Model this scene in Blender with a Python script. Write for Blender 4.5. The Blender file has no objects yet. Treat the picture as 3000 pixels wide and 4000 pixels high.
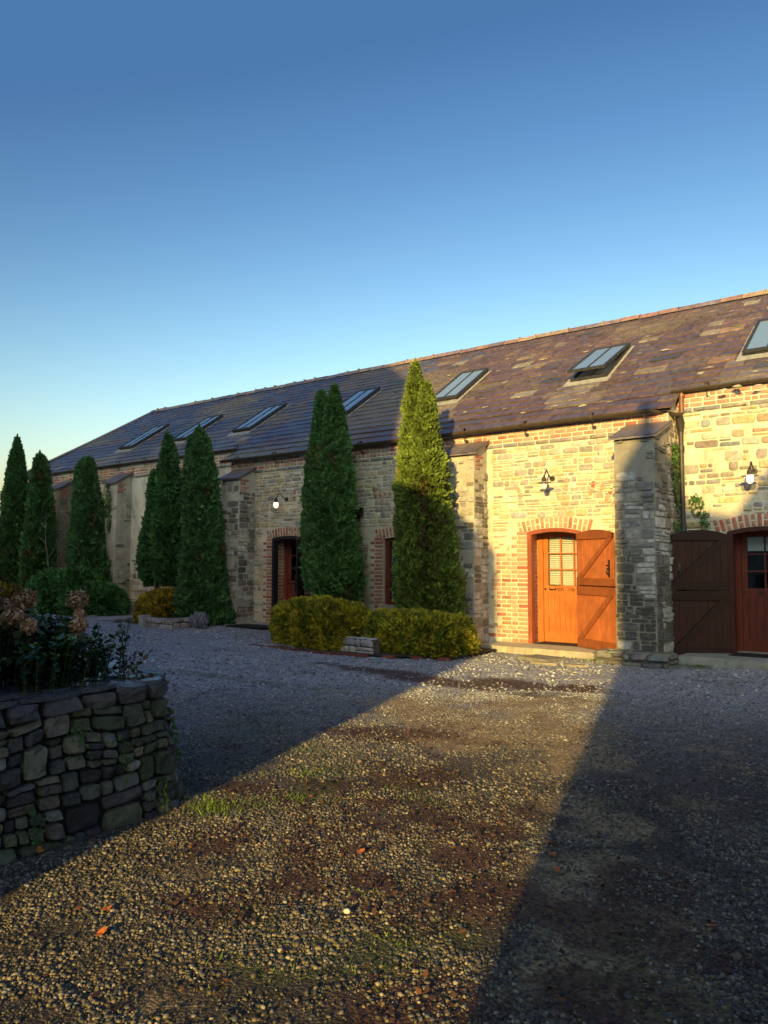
import bpy, math, random
import numpy as np
from mathutils import Vector, noise as mn
R = math.radians
rng = random.Random(7)
nr = np.random.default_rng(11)
scene = bpy.context.scene
COL = scene.collection

# ------------------------------------------------------------------ noise
def hash2(ix, iy, seed):
    n = (ix * 374761393 + iy * 668265263 + seed * 1442695041) & 0x7fffffff
    n = ((n ^ (n >> 13)) * 1274126177) & 0x7fffffff
    return ((n ^ (n >> 16)) & 0xffff) / 65535.0
def vnoise(x, y, seed=0):
    x = np.asarray(x, float); y = np.asarray(y, float)
    ix = np.floor(x).astype(np.int64); iy = np.floor(y).astype(np.int64)
    fx = x - ix; fy = y - iy
    fx = fx * fx * (3 - 2 * fx); fy = fy * fy * (3 - 2 * fy)
    a = hash2(ix, iy, seed); b = hash2(ix + 1, iy, seed)
    c = hash2(ix, iy + 1, seed); d = hash2(ix + 1, iy + 1, seed)
    return (a * (1 - fx) + b * fx) * (1 - fy) + (c * (1 - fx) + d * fx) * fy
def fbm(x, y, seed=0, o=4):
    s = 0; a = .5; t = 0
    for k in range(o):
        s = s + a * vnoise(np.asarray(x) * 2 ** k, np.asarray(y) * 2 ** k, seed + k * 17); t += a; a *= .5
    return s / t
def smooth(a, b, x):
    t = np.clip((np.asarray(x, float) - a) / (b - a), 0, 1); return t * t * (3 - 2 * t)
def gz(x, y):
    return .13 * smooth(-8, -15, x) * smooth(-7, -1, y) - .03 * smooth(-8, -6.5, x) * smooth(-3, -1, y)

# ------------------------------------------------------------------ materials
def mat(name, rough=.8, noise_scale=8, lo=.75, hi=1.2, bump=.3, bscale=30, bdist=.01, spec=.3, attr=True, color=(.5, .5, .5), metallic=0, extra=None, coord='Object', rough2=None):
    m = bpy.data.materials.new(name); m.use_nodes = True
    nt = m.node_tree; N = nt.nodes; L = nt.links
    b = N['Principled BSDF']
    b.inputs['Roughness'].default_value = rough
    b.inputs['Specular IOR Level'].default_value = spec
    b.inputs['Metallic'].default_value = metallic
    tc = N.new('ShaderNodeTexCoord')
    if attr:
        a = N.new('ShaderNodeAttribute'); a.attribute_name = 'Col'; src = a.outputs['Color']
    else:
        a = N.new('ShaderNodeRGB'); a.outputs[0].default_value = (*color, 1); src = a.outputs[0]
    n1 = N.new('ShaderNodeTexNoise'); n1.inputs['Scale'].default_value = noise_scale; n1.inputs['Detail'].default_value = 6; n1.inputs['Roughness'].default_value = .65
    L.new(tc.outputs[coord], n1.inputs['Vector'])
    mr = N.new('ShaderNodeMapRange'); mr.inputs['From Min'].default_value = .3; mr.inputs['From Max'].default_value = .7
    mr.inputs['To Min'].default_value = lo; mr.inputs['To Max'].default_value = hi
    L.new(n1.outputs['Fac'], mr.inputs['Value'])
    vm = N.new('ShaderNodeVectorMath'); vm.operation = 'SCALE'
    L.new(src, vm.inputs[0]); L.new(mr.outputs[0], vm.inputs['Scale'])
    L.new(vm.outputs[0], b.inputs['Base Color'])
    if bump:
        n2 = N.new('ShaderNodeTexNoise'); n2.inputs['Scale'].default_value = bscale; n2.inputs['Detail'].default_value = 8; n2.inputs['Roughness'].default_value = .7
        L.new(tc.outputs[coord], n2.inputs['Vector'])
        bp = N.new('ShaderNodeBump'); bp.inputs['Strength'].default_value = bump; bp.inputs['Distance'].default_value = bdist
        L.new(n2.outputs['Fac'], bp.inputs['Height']); L.new(bp.outputs[0], b.inputs['Normal'])
    if rough2 is not None:
        m2 = N.new('ShaderNodeMapRange'); m2.inputs['From Min'].default_value = .35; m2.inputs['From Max'].default_value = .65
        m2.inputs['To Min'].default_value = rough; m2.inputs['To Max'].default_value = rough2
        L.new(n1.outputs['Fac'], m2.inputs['Value']); L.new(m2.outputs[0], b.inputs['Roughness'])
    if extra: extra(nt, b, tc)
    return m

M = {}
M['stone'] = mat('stone', .85, 14, .62, 1.3, .8, 38, .02)
def mextra(nt, b, tc):
    N = nt.nodes; L = nt.links; mp = N.new('ShaderNodeMapping'); mp.inputs['Scale'].default_value = (1.3, 1.3, .45); L.new(tc.outputs['Object'], mp.inputs['Vector'])
    n = N.new('ShaderNodeTexNoise'); n.inputs['Scale'].default_value = 1.6; n.inputs['Detail'].default_value = 9; n.inputs['Roughness'].default_value = .72; L.new(mp.outputs[0], n.inputs['Vector'])
    mr = N.new('ShaderNodeMapRange'); mr.inputs['From Min'].default_value = .5; mr.inputs['From Max'].default_value = .66; mr.inputs['To Max'].default_value = .62; L.new(n.outputs['Fac'], mr.inputs['Value'])
    mx = N.new('ShaderNodeMix'); mx.data_type = 'RGBA'; L.new(mr.outputs[0], mx.inputs['Factor']); L.new(b.inputs['Base Color'].links[0].from_socket, mx.inputs['A']); mx.inputs['B'].default_value = (.20, .18, .14, 1); L.new(mx.outputs['Result'], b.inputs['Base Color'])
M['mortar'] = mat('lime_mortar', .95, 3, .72, 1.2, .9, 24, .02, extra=mextra)
M['brick'] = mat('brick', .85, 22, .7, 1.25, .6, 60, .01)
M['slate'] = mat('slate', .3, 9, .6, 1.35, .5, 30, .008, spec=.85, rough2=.6)
M['wetslate'] = mat('wet_slate', .14, 9, .7, 1.3, .3, 14, .012, spec=.7, rough2=.4)
def pextra(nt, b, tc):
    N = nt.nodes; L = nt.links; mp = N.new('ShaderNodeMapping'); mp.inputs['Scale'].default_value = (26, 26, 1.6); L.new(tc.outputs['Object'], mp.inputs['Vector'])
    n = N.new('ShaderNodeTexNoise'); n.inputs['Scale'].default_value = 2.2; n.inputs['Detail'].default_value = 6; n.inputs['Roughness'].default_value = .7; L.new(mp.outputs[0], n.inputs['Vector'])
    mr = N.new('ShaderNodeMapRange'); mr.inputs['From Min'].default_value = .35; mr.inputs['From Max'].default_value = .7; mr.inputs['To Min'].default_value = .72; mr.inputs['To Max'].default_value = 1.28; L.new(n.outputs['Fac'], mr.inputs['Value'])
    vm = N.new('ShaderNodeVectorMath'); vm.operation = 'SCALE'; L.new(b.inputs['Base Color'].links[0].from_socket, vm.inputs[0]); L.new(mr.outputs[0], vm.inputs['Scale']); L.new(vm.outputs[0], b.inputs['Base Color'])
M['paint'] = mat('red_brown_paint', .6, 4, .75, 1.15, .4, 30, .004, spec=.22, extra=pextra)
M['iron'] = mat('cast_iron', .5, 10, .6, 1.4, .3, 50, .004, spec=.5)
M['black'] = mat('black_iron', .35, 12, .8, 1.2, .1, 60, .002, spec=.5, attr=False, color=(.012, .011, .011))
M['leaf'] = mat('foliage', .65, 2.2, .7, 1.3, 0, spec=.2)
M['waxleaf'] = mat('waxy_foliage', .35, 3, .8, 1.2, 0, spec=.4)
M['bark'] = mat('bark', .9, 20, .7, 1.3, .5, 60, .01)
M['soil'] = mat('soil', .95, 12, .6, 1.4, .9, 30, .03)
M['flag'] = mat('paving', .75, 7, .7, 1.2, .5, 25, .01)
M['pebble'] = mat('pebble', .55, 60, .8, 1.2, 0, spec=.4)
M['mat'] = mat('rubber_mat', .8, 40, .7, 1.3, .6, 120, .006, attr=False, color=(.018, .017, .018))
M['blind'] = mat('blind_slat', .5, 5, .95, 1.05, 0, attr=False, color=(.72, .7, .64))
M['dark'] = mat('dark_interior', .9, 5, .9, 1.1, 0, attr=False, color=(.006, .006, .007))
M['lead'] = mat('lead_flashing', .6, 10, .7, 1.25, .4, 14, .02, attr=False, color=(.3, .29, .26))

def glass_mat(name, tint, rough=.03, base_trans=.0):
    m = bpy.data.materials.new(name); m.use_nodes = True; nt = m.node_tree
    b = nt.nodes['Principled BSDF']; b.inputs['Base Color'].default_value = (*tint, 1)
    b.inputs['Roughness'].default_value = rough; b.inputs['IOR'].default_value = 1.9
    b.inputs['Specular IOR Level'].default_value = .6
    return m
M['skyglass'] = glass_mat('roof_glass', (.17, .25, .36), .03)
def clear_glass():
    m = bpy.data.materials.new('window_glass'); m.use_nodes = True; nt = m.node_tree; N = nt.nodes
    N.remove(N['Principled BSDF'])
    t = N.new('ShaderNodeBsdfTransparent'); g = N.new('ShaderNodeBsdfGlossy'); g.inputs['Roughness'].default_value = .02
    f = N.new('ShaderNodeFresnel'); f.inputs['IOR'].default_value = 1.5; mx = N.new('ShaderNodeMixShader')
    t.inputs['Color'].default_value = (.9, .92, .9, 1)
    nt.links.new(f.outputs[0], mx.inputs['Fac']); nt.links.new(t.outputs[0], mx.inputs[1]); nt.links.new(g.outputs[0], mx.inputs[2])
    nt.links.new(mx.outputs[0], N['Material Output'].inputs['Surface'])
    return m
M['glass'] = clear_glass()
def glow(name, col, s):
    m = bpy.data.materials.new(name); m.use_nodes = True; b = m.node_tree.nodes['Principled BSDF']
    b.inputs['Base Color'].default_value = (.8, .8, .75, 1); b.inputs['Roughness'].default_value = .2
    b.inputs['Emission Color'].default_value = (*col, 1); b.inputs['Emission Strength'].default_value = s
    return m
M['bulb_on'] = glow('lit_lamp_glass', (1, .8, .5), 1.5)
M['bulb_off'] = glow('unlit_lamp_glass', (1, 1, 1), 0)

def streaks(nt, b, tc): pass

# ------------------------------------------------------------------ mesh builder
class MB:
    def __init__(s): s.v = []; s.f = []; s.c = []; s.m = []; s.s = []; s.mats = []
    def mi(s, m):
        if m not in s.mats: s.mats.append(m)
        return s.mats.index(m)
    def poly(s, pts, col=(.5, .5, .5), m='stone', sm=False):
        i = len(s.v); s.v += [tuple(p) for p in pts]; s.f.append(tuple(range(i, i + len(pts))))
        s.c.append(col); s.m.append(s.mi(m)); s.s.append(sm)
    def mesh(s, verts, faces, col=(.5, .5, .5), m='stone', sm=False):
        i = len(s.v); s.v += [tuple(p) for p in verts]; k = s.mi(m)
        for f in faces: s.f.append(tuple(i + j for j in f)); s.c.append(col); s.m.append(k); s.s.append(sm)
    def box(s, x0, x1, y0, y1, z0, z1, col=(.5, .5, .5), m='stone', fr=None, bev=0):
        P = [(x, y, z) for z in (z0, z1) for y in (y0, y1) for x in (x0, x1)]
        F = [(0, 2, 3, 1), (4, 5, 7, 6), (0, 1, 5, 4), (2, 6, 7, 3), (0, 4, 6, 2), (1, 3, 7, 5)]
        if fr: P = [fr(*p) for p in P]
        s.mesh(P, F, col, m)
    def tube(s, pts, r, n=10, col=(.5, .5, .5), m='iron', cap=True, sm=True):
        pts = [Vector(p) for p in pts]; rs = r if isinstance(r, (list, tuple)) else [r] * len(pts)
        V = []; F = []; up = None
        for i, p in enumerate(pts):
            d = (pts[min(i + 1, len(pts) - 1)] - pts[max(i - 1, 0)]).normalized()
            if up is None: up = d.orthogonal().normalized()
            up = (up - d * up.dot(d)).normalized(); sd = d.cross(up)
            for k in range(n):
                a = 2 * math.pi * k / n; V.append(p + (up * math.cos(a) + sd * math.sin(a)) * rs[i])
        for i in range(len(pts) - 1):
            for k in range(n):
                F.append((i * n + k, i * n + (k + 1) % n, (i + 1) * n + (k + 1) % n, (i + 1) * n + k))
        s.mesh(V, F, col, m, sm)
        if cap:
            s.poly([V[k] for k in range(n)][::-1], col, m); s.poly([V[len(V) - n + k] for k in range(n)], col, m)
    def lathe(s, c, prof, n=16, col=(.5, .5, .5), m='iron', sm=True):
        V = []; F = []
        for (r, z) in prof:
            for k in range(n):
                a = 2 * math.pi * k / n; V.append((c[0] + r * math.cos(a), c[1] + r * math.sin(a), c[2] + z))
        for i in range(len(prof) - 1):
            for k in range(n): F.append((i * n + k, i * n + (k + 1) % n, (i + 1) * n + (k + 1) % n, (i + 1) * n + k))
        s.mesh(V, F, col, m, sm)
    def build(s, name, parent=None, flip=False):
        me = bpy.data.meshes.new(name); me.from_pydata(s.v, [], s.f)
        for k in s.mats: me.materials.append(M[k])
        me.polygons.foreach_set('material_index', s.m); me.polygons.foreach_set('use_smooth', s.s)
        a = me.attributes.new('Col', 'FLOAT_COLOR', 'FACE')
        arr = np.ones((len(s.f), 4), np.float32); arr[:, :3] = np.array(s.c, np.float32).reshape(-1, 3); a.data.foreach_set('color', arr.ravel())
        me.update(); o = bpy.data.objects.new(name, me); COL.objects.link(o)
        if parent: o.parent = parent; o.matrix_parent_inverse = parent.matrix_world.inverted()
        return o
def np_obj(name, V, F, C, m, parent=None, smooth_=False):
    V = np.asarray(V, np.float32); F = np.asarray(F, np.int32)
    me = bpy.data.meshes.new(name); k = F.shape[1]
    me.vertices.add(len(V)); me.vertices.foreach_set('co', V.ravel())
    me.loops.add(F.size); me.loops.foreach_set('vertex_index', F.ravel())
    me.polygons.add(len(F)); me.polygons.foreach_set('loop_start', np.arange(0, F.size, k, dtype=np.int32))
    try: me.polygons.foreach_set('loop_total', np.full(len(F), k, np.int32))
    except Exception: pass
    me.polygons.foreach_set('use_smooth', np.full(len(F), smooth_))
    a = me.attributes.new('Col', 'FLOAT_COLOR', 'FACE' if len(C) == len(F) else 'POINT')
    arr = np.ones((len(C), 4), np.float32); arr[:, :3] = C; a.data.foreach_set('color', arr.ravel())
    me.materials.append(M[m]); me.update(calc_edges=True); me.validate()
    o = bpy.data.objects.new(name, me); COL.objects.link(o)
    if parent: o.parent = parent; o.matrix_parent_inverse = parent.matrix_world.inverted()
    return o
def tag(o, label=None, cat=None, group=None, kind=None):
    if label: o['label'] = label
    if cat: o['category'] = cat
    if group: o['group'] = group
    if kind: o['kind'] = kind
    return o
def empty(name, loc, label, cat, group=None):
    o = bpy.data.objects.new(name, None); COL.objects.link(o); o.location = loc; o.empty_display_size = .3
    bpy.context.view_layer.update()
    return tag(o, label, cat, group)
def jit(c, a, r=None):
    r = r or rng; k = 1 + r.uniform(-a, a); return tuple(max(0, x * k * (1 + r.uniform(-a, a) * .25)) for x in c)
def mixc(a, b, t): return tuple(x * (1 - t) + y * t for x, y in zip(a, b))

# ------------------------------------------------------------------ rubble
STONES = [(.30, .28, .24), (.36, .33, .27), (.42, .35, .21), (.40, .31, .17), (.23, .20, .16), (.20, .21, .22), (.27, .24, .22), (.33, .24, .17), (.40, .38, .33), (.16, .15, .14)]
def layout(u0, u1, z0, z1, row=(.08, .2), wid=(.12, .42), r=rng, split=.3):
    out = []; z = z0
    while z < z1 - .02:
        h = r.uniform(*row)
        if z + h > z1 - row[0] * .6: h = z1 - z
        u = u0
        while u < u1 - .02:
            w = r.uniform(*wid)
            if r.random() < .15: w *= .5
            if u + w > u1 - wid[0] * .6: w = u1 - u
            if h > row[0] * 1.5 and r.random() < split:
                k = r.uniform(.35, .65); out.append((u, u + w, z, z + h * k)); 
                if w > wid[0] * 1.6 and r.random() < .5:
                    q = r.uniform(.35, .65); out.append((u, u + w * q, z + h * k, z + h)); out.append((u + w * q, u + w, z + h * k, z + h))
                else: out.append((u, u + w, z + h * k, z + h))
            else: out.append((u, u + w, z, z + h))
            u += w
        z += h
    return out
def stone_face(mb, f, rect, col, d=.014, gap=.012, r=rng, m='stone', rnd=.25, warp=.02, square=False):
    """f(u,z,depth)->3D. one stone, pillow shaped with a broken outline"""
    u0, u1, z0, z1 = rect; w = u1 - u0 - gap; h = z1 - z0 - gap
    if w < .02 or h < .015: return
    cu, cz = (u0 + u1) / 2, (z0 + z1) / 2; a, b = w / 2, h / 2
    n = 12; ring = []; mn_ = min(a, b); jj = rnd * .55 * mn_
    cs = [(sx * a + r.uniform(-jj, jj * .3) * sx, sz * b + r.uniform(-jj, jj * .3) * sz) for sx, sz in ((-1, -1), (1, -1), (1, 1), (-1, 1))]
    for k in range(4):
        p, c_, q = cs[k - 1], cs[k], cs[(k + 1) % 4]
        ch = mn_ * (r.uniform(.18, .55) if not square else .12)
        for o_ in (p, q):
            L_ = math.hypot(o_[0] - c_[0], o_[1] - c_[1]) + 1e-6; t = min(.45, ch / L_); ring.append((c_[0] + (o_[0] - c_[0]) * t, c_[1] + (o_[1] - c_[1]) * t))
        t = r.uniform(.42, .58); bl = r.uniform(-.04, .07) * mn_ * (0 if square else 1)
        mx, mz = c_[0] + (q[0] - c_[0]) * t, c_[1] + (q[1] - c_[1]) * t; L_ = math.hypot(mx, mz) + 1e-6
        ring.append((mx * (1 + bl / L_), mz * (1 + bl / L_)))
    tu, tz = r.uniform(-.25, .25) * d / max(w, .1), r.uniform(-.3, .3) * d / max(h, .05)
    def P(x, y, dep):
        U, Z = cu + x, cz + y
        wz = (mn.noise((U * .9, Z * 1.7, 3.1))) * warp; wu = (mn.noise((U * 1.1, Z * 1.3, 9.2))) * warp * .6
        return f(U + wu, Z + wz, dep)
    V = []; sh = min(.35, d * .5 / min(a, b))
    for (x, y) in ring: V.append(P(x, y, -.004))
    for (x, y) in ring: V.append(P(x * (1 - sh * .25), y * (1 - sh * .25), d * .7 * r.uniform(.8, 1.1)))
    for (x, y) in ring: V.append(P(x * (1 - sh - .1), y * (1 - sh - .1), d + (x * tu + y * tz) * 2))
    V.append(P(0, 0, d * 1.04))
    F = []
    for q in (0, 1):
        for k in range(n): F.append((q * n + k, q * n + (k + 1) % n, (q + 1) * n + (k + 1) % n, (q + 1) * n + k))
    for k in range(n): F.append((2 * n + k, 2 * n + (k + 1) % n, 3 * n))
    mb.mesh(V, F, col, m, True)
def chipped_stone(mb, f, rect, col, d, gap, r, warp=.04, m='stone'):
    u0, u1, z0, z1 = rect; a, b = (u1 - u0 - gap) / 2, (z1 - z0 - gap) / 2
    if a < .012 or b < .01: return
    cu, cz = (u0 + u1) / 2, (z0 + z1) / 2; n = 7; G = {}; V = []
    cj = [[(r.uniform(-.16, .04) * min(a, b), r.uniform(-.16, .04) * min(a, b)) for _ in (0, 1)] for _ in (0, 1)]
    tu, tz = r.uniform(-.5, .5) * d, r.uniform(-.5, .5) * d; sd = r.uniform(0, 90)
    for i in range(n):
        for j in range(n):
            s_, t_ = -1 + 2 * i / (n - 1), -1 + 2 * j / (n - 1)
            x, y = math.copysign(abs(s_) ** .45, s_), math.copysign(abs(t_) ** .45, t_)
            k = 1 - .16 * (abs(x) * abs(y)) ** 3 - .05 * r.random() * (max(abs(x), abs(y)) > .9)
            qx, qy = int(x > 0), int(y > 0)
            X = x * a * k + cj[qx][qy][0] * abs(x * y) * (1 if x > 0 else -1); Y = y * b * k + cj[qx][qy][1] * abs(x * y) * (1 if y > 0 else -1)
            edge = i in (0, n - 1) or j in (0, n - 1); e2 = i in (1, n - 2) or j in (1, n - 2)
            dep = -.03 if edge else d * (.86 if e2 else 1) + x * tu * .5 + y * tz * .5 + mn.noise((X * 16 + sd, Y * 16, sd)) * d * .8 + r.uniform(-.14, .14) * d
            U, Z = cu + X, cz + Y
            V.append(f(U + mn.noise((U * 2.1, Z * 2.3, 9.2)) * warp * .5, Z + mn.noise((U * 1.9, Z * 1.7, 3.1)) * warp, dep))
    mb.mesh(V, [(i * n + j, (i + 1) * n + j, (i + 1) * n + j + 1, i * n + j + 1) for i in range(n - 1) for j in range(n - 1)], col, m, False)
BRICKS = [(.42, .13, .08), (.36, .10, .07), (.46, .18, .11), (.33, .13, .09), (.40, .20, .14), (.28, .10, .08), (.45, .24, .17)]
def brick(mb, f, rect, r=rng, d=.012, tint=None, gap=.014):
    c = jit(r.choice(BRICKS), .18, r)
    if tint: c = mixc(c, tint, r.uniform(.0, .75))
    stone_face(mb, f, rect, c, d, gap, r, 'brick', .1, .004, True)

# ------------------------------------------------------------------ the barn
barn = empty('stone_barn', (-10, 4, 0), 'long low stone barn with slate roof, brick arched doors and sloping buttresses', 'building')
EZ, EY, TAN = 4.25, -.12, .65
TH = math.atan(TAN)
def roofz(y): return EZ + (y - EY) * TAN
openings_mid = [(-13.64, -12.59, 0.02, 2.19, .06), (-10.23, -9.05, .70, 2.13, .05), (-6.74, -5.66, .06, 2.18, .07)]
openings_right = [(-3.27, -2.15, .08, 2.12, .08)]
MORT = (.64, .56, .42)
def arch_z(o, x):
    x0, x1, z0, z1, rise = o; t = (x - (x0 + x1) / 2) / ((x1 - x0) / 2); return z1 + rise * (1 - t * t)
def wall(name, x0, x1, Y, ops, thick=.45, col=MORT):
    mb = MB(); cuts = {x0, x1}
    for o in ops:
        for k in range(9): cuts.add(o[0] + (o[1] - o[0]) * k / 8)
    x = x0
    while x < x1: cuts.add(round(x, 3)); x += .5
    cuts = sorted(cuts); zt = roofz(Y) - .06
    for a, b in zip(cuts, cuts[1:]):
        if b - a < 1e-4: continue
        mid = (a + b) / 2; op = next((o for o in ops if o[0] < mid < o[1]), None)
        if op:
            za, zb = arch_z(op, a), arch_z(op, b)
            mb.poly([(a, Y, za), (b, Y, zb), (b, Y, zt), (a, Y, zt)], col, 'mortar')
            mb.poly([(a, Y, za), (a, Y + thick, za), (b, Y + thick, zb), (b, Y, zb)], col, 'mortar')
            mb.poly([(a, Y, -.3), (b, Y, -.3), (b, Y, op[2]), (a, Y, op[2])], col, 'mortar')
            mb.poly([(a, Y, op[2]), (b, Y, op[2]), (b, Y + thick, op[2]), (a, Y + thick, op[2])], (.3, .29, .26), 'mortar')
        else:
            mb.poly([(a, Y, -.3), (b, Y, -.3), (b, Y, zt), (a, Y, zt)], col, 'mortar')
    for o in ops:
        for xx in o[:2]:
            za = arch_z(o, xx); mb.poly([(xx, Y, o[2]), (xx, Y + thick, o[2]), (xx, Y + thick, za), (xx, Y, za)], col, 'mortar')
    return mb, zt
def clipr(u0, u1, z0, z1, blocks):
    return any(u0 < b[1] and u1 > b[0] and z0 < b[3] and z1 > b[2] for b in blocks)
def fill(mb, f, regions, blocks, pal, keep, row=(.07, .19), wid=(.12, .42), tint=None, d=.012, stain=None, r=rng, rough=False):
    for (u0, u1, z0, z1) in regions:
        for (a, b, c, e) in layout(u0, u1, z0, z1, row, wid, r):
            if clipr(a + .02, b - .02, c + .02, e - .02, blocks): continue
            mu, mz = (a + b) / 2, (c + e) / 2
            if keep(mu, mz) < r.random(): continue
            col = jit(r.choice(pal), .22, r)
            if stain: col = stain(mu, mz, col)
            if rough: chipped_stone(mb, f, (a, b, c, e), col, d * r.uniform(.5, 1.5), .008, r, warp=.03)
            else: stone_face(mb, f, (a, b, c, e), col, d * r.uniform(.6, 1.6), .012 + r.random() * .012, r)
GRN = (.07, .09, .04)
def patchy(u, z, s, amt): return amt + 1.6 * (float(fbm(u * .55 + s, z * .8 + s, 5, 3)) - .5)

# mid wall
mbw, zt = wall('wall', -15.2, -4.05, 0, openings_mid)
fm = lambda u, z, d: (u, -d, z)
PALM = [tuple(v * 1.2 for v in c) for c in STONES] + [(.43, .36, .20), (.38, .30, .17), (.44, .38, .27)]
blocks = [(-13.98, -12.25, -.1, 2.46), (-10.62, -8.7, .5, 2.42), (-7.36, -5.32, -.1, 1.8), (-7.1, -5.32, 1.7, 2.46), (-15.2, -14.3, 0, 4), (-11.7, -11.05, 0, 3.95), (-8.3, -7.5, 0, 3.95), (-4.75, -4.05, 0, 4)]
def stain_mid(u, z, c):
    c = mixc(c, MORT, .18)
    t = float(smooth(.7, .1, z)); c = mixc(c, (.2, .19, .17), .25 * t)
    return c
fill(mbw, fm, [(-14.3, -11.7, -.1, 3.86), (-11.05, -8.3, -.1, 3.86), (-7.5, -4.75, -.1, 3.86)], blocks, PALM,
     lambda u, z: patchy(u, z, 1, 1.02 if u > -8 else .72) if z < 3.2 else .85, row=(.045, .15), wid=(.1, .36), stain=stain_mid)
# eave band: string course of flat stones with three brick courses over it
def band(mb, f, u0, u1, zb, proud=.03, rows=3):
    u = u0
    while u < u1 - .05:
        w = min(rng.uniform(.25, .5), u1 - u); c = jit(rng.choice([(.2, .21, .22), (.26, .25, .24), (.3, .26, .21)]), .2)
        stone_face(mb, f, (u, u + w, zb - .085, zb), c, proud + rng.random() * .01, .01, square=True, warp=.004); u += w
    for k in range(rows):
        u = u0 - (k % 2) * .11
        while u < u1 - .03:
            w = rng.choice((.215, .215, .105)); a, b = max(u, u0), min(u + w, u1)
            if b - a > .04: brick(mb, f, (a, b, zb + .005 + k * .082, zb + (k + 1) * .082), tint=(.42, .36, .28), d=.01)
            u += w + .008
band(mbw, fm, -15.2, -4.07, 3.95)
wall_mid = mbw.build('wall', barn)
# cheeks where the mid block stands forward
for xx, sg in ((-4.05, 1), (-15.2, -1)):
    mb = MB(); mb.poly([(xx, 0, -.3), (xx, .5, -.3), (xx, .5, roofz(.5) - .05), (xx, 0, roofz(0) - .05)], MORT, 'mortar')
    if sg > 0:
        fill(mb, lambda u, z, d: (-4.05 + d, u, z), [(.0, .5, 0, 4.1)], [], STONES, lambda u, z: .95, wid=(.12, .3))
    mb.build('wall_return', barn)
# right wall
mbr, zt = wall('wall', -4.05, 5, .5, openings_right)
frr = lambda u, z, d: (u, .5 - d, z)
fill(mbr, frr, [(-4.05, 3.0, -.1, 4.27)], [(-3.62, -1.8, -.1, 2.42)], PALM, lambda u, z: patchy(u, z, 4, .95 if z < 3.1 else .62), row=(.06, .2), wid=(.12, .42))
band(mbr, frr, -4.05, 3.0, 4.33)
# pale keyed stone shaped like a rounded triangle
mbr.build('wall', barn)
# left wall: mostly old render
mbl, zt = wall('wall', -26.85, -15.2, .5, [], col=(.66, .62, .52))
def stain_left(u, z, c): return c
fill(mbl, frr, [(-26.8, -15.2, -.1, 4.2)], [(-24, -23.4, -1, 4), (-20.85, -20.25, -1, 4), (-17.45, -16.9, -1, 4)], PALM, lambda u, z: patchy(u, z, 8, .18 if z > 1.5 else .42), d=.008)
band(mbl, frr, -26.8, -15.2, 4.27, rows=3)
# brick jamb of a blocked opening
for z in np.arange(0.1, 2.4, .082):
    brick(mbl, frr, (-19.05, -19.05 + rng.choice((.2, .32)), z, z + .08), tint=(.44, .41, .34))
mbl.build('wall', barn)
# far end, right end and back wall
mb = MB()
mb.poly([(-26.85, .5, -.3), (-26.85, 9.4, -.3), (-26.85, 9.4, 4.6), (-26.85, .5, 4.6)], (.4, .37, .3), 'mortar')
mb.poly([(5, .5, -.3), (5, 9.4, -.3), (5, 9.4, 4.6), (5, 4.95, 7.5), (5, .5, 4.6)], (.4, .37, .3), 'mortar')
mb.poly([(-26.85, 9.4, -.3), (5, 9.4, -.3), (5, 9.4, 4.7), (-26.85, 9.4, 4.7)], (.4, .37, .3), 'mortar')
mb.build('end_wall', barn)

# brick dressings: jambs, arches and loose fans of relieving arches
def dressing(o, f, w, reveal, left=True, right=True, zbase=0., tint=None, archh=.22, extra_left=0):
    x0, x1, z0, z1, rise = o; mb = MB(); Y0 = f(0, 0, 0)[1]
    k = 0; z = zbase
    while z < z1 + .02:
        ww = w if k % 2 else w * .68
        for sgn, xe, on in ((-1, x0, left), (1, x1, right)):
            if not on: continue
            e = xe + sgn * ww
            if ww > .28:
                m_ = xe + sgn * .215; brick(mb, f, (min(xe, m_), max(xe, m_), z, z + .078), tint=tint); brick(mb, f, (min(m_, e), max(m_, e), z, z + .078), tint=tint)
            else: brick(mb, f, (min(xe, e), max(xe, e), z, z + .078), tint=tint)
        if extra_left and z < 1.75:
            u = xe0 = x0 - (w if k % 2 else w * .68) - .006; lim = x0 - w - extra_left * rng.uniform(.55, 1)
            while u > lim:
                ww = rng.choice((.215, .215, .105)); brick(mb, f, (u - ww, u, z, z + .078), tint=(.5, .42, .3)); u -= ww + .006
        z += .082; k += 1
    n = int((x1 - x0 + .36) / .088)
    for i in range(n):
        t = (i + .5) / n; x = x0 - .18 + t * (x1 - x0 + .36); a = (t - .5) * 2 * .32
        bz = arch_z(o, min(max(x, x0), x1)) + .012
        ca, sa = math.cos(a), math.sin(a)
        g = lambda u, z_, d_, x=x, bz=bz, ca=ca, sa=sa: f(x + u * ca + z_ * sa, bz - u * sa + z_ * ca, d_)
        if i % 2: brick(mb, g, (-.04, .04, 0, archh), tint=tint)
        else: brick(mb, g, (-.04, .04, 0, archh * .48), tint=tint); brick(mb, g, (-.04, .04, archh * .5, archh), tint=tint)
    # brick reveal on the left jamb (seen through the opening)
    z = z0; k = 0
    while z < z1 - .03:
        fr_ = lambda u, z_, d_: (x0 + d_, Y0 + u, z_)
        cuts = (.1, .3, reveal) if k % 2 else (.1, .2, reveal)
        for a, b in zip(cuts, cuts[1:]):
            if b - a > .03: brick(mb, fr_, (a, b, z, z + .078), tint=tint, d=.006)
        z += .082; k += 1
    return mb
dressing(openings_mid[0], fm, .34, .42, right=True, zbase=.0, tint=(.46, .30, .22)).build('brick_surround', barn)
dressing(openings_mid[1], fm, .36, .12, zbase=.62, tint=(.44, .22, .15)).build('brick_surround', barn)
dressing(openings_mid[2], fm, .36, .42, right=True, zbase=.0, tint=(.46, .36, .24), extra_left=.36).build('brick_surround', barn)
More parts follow.
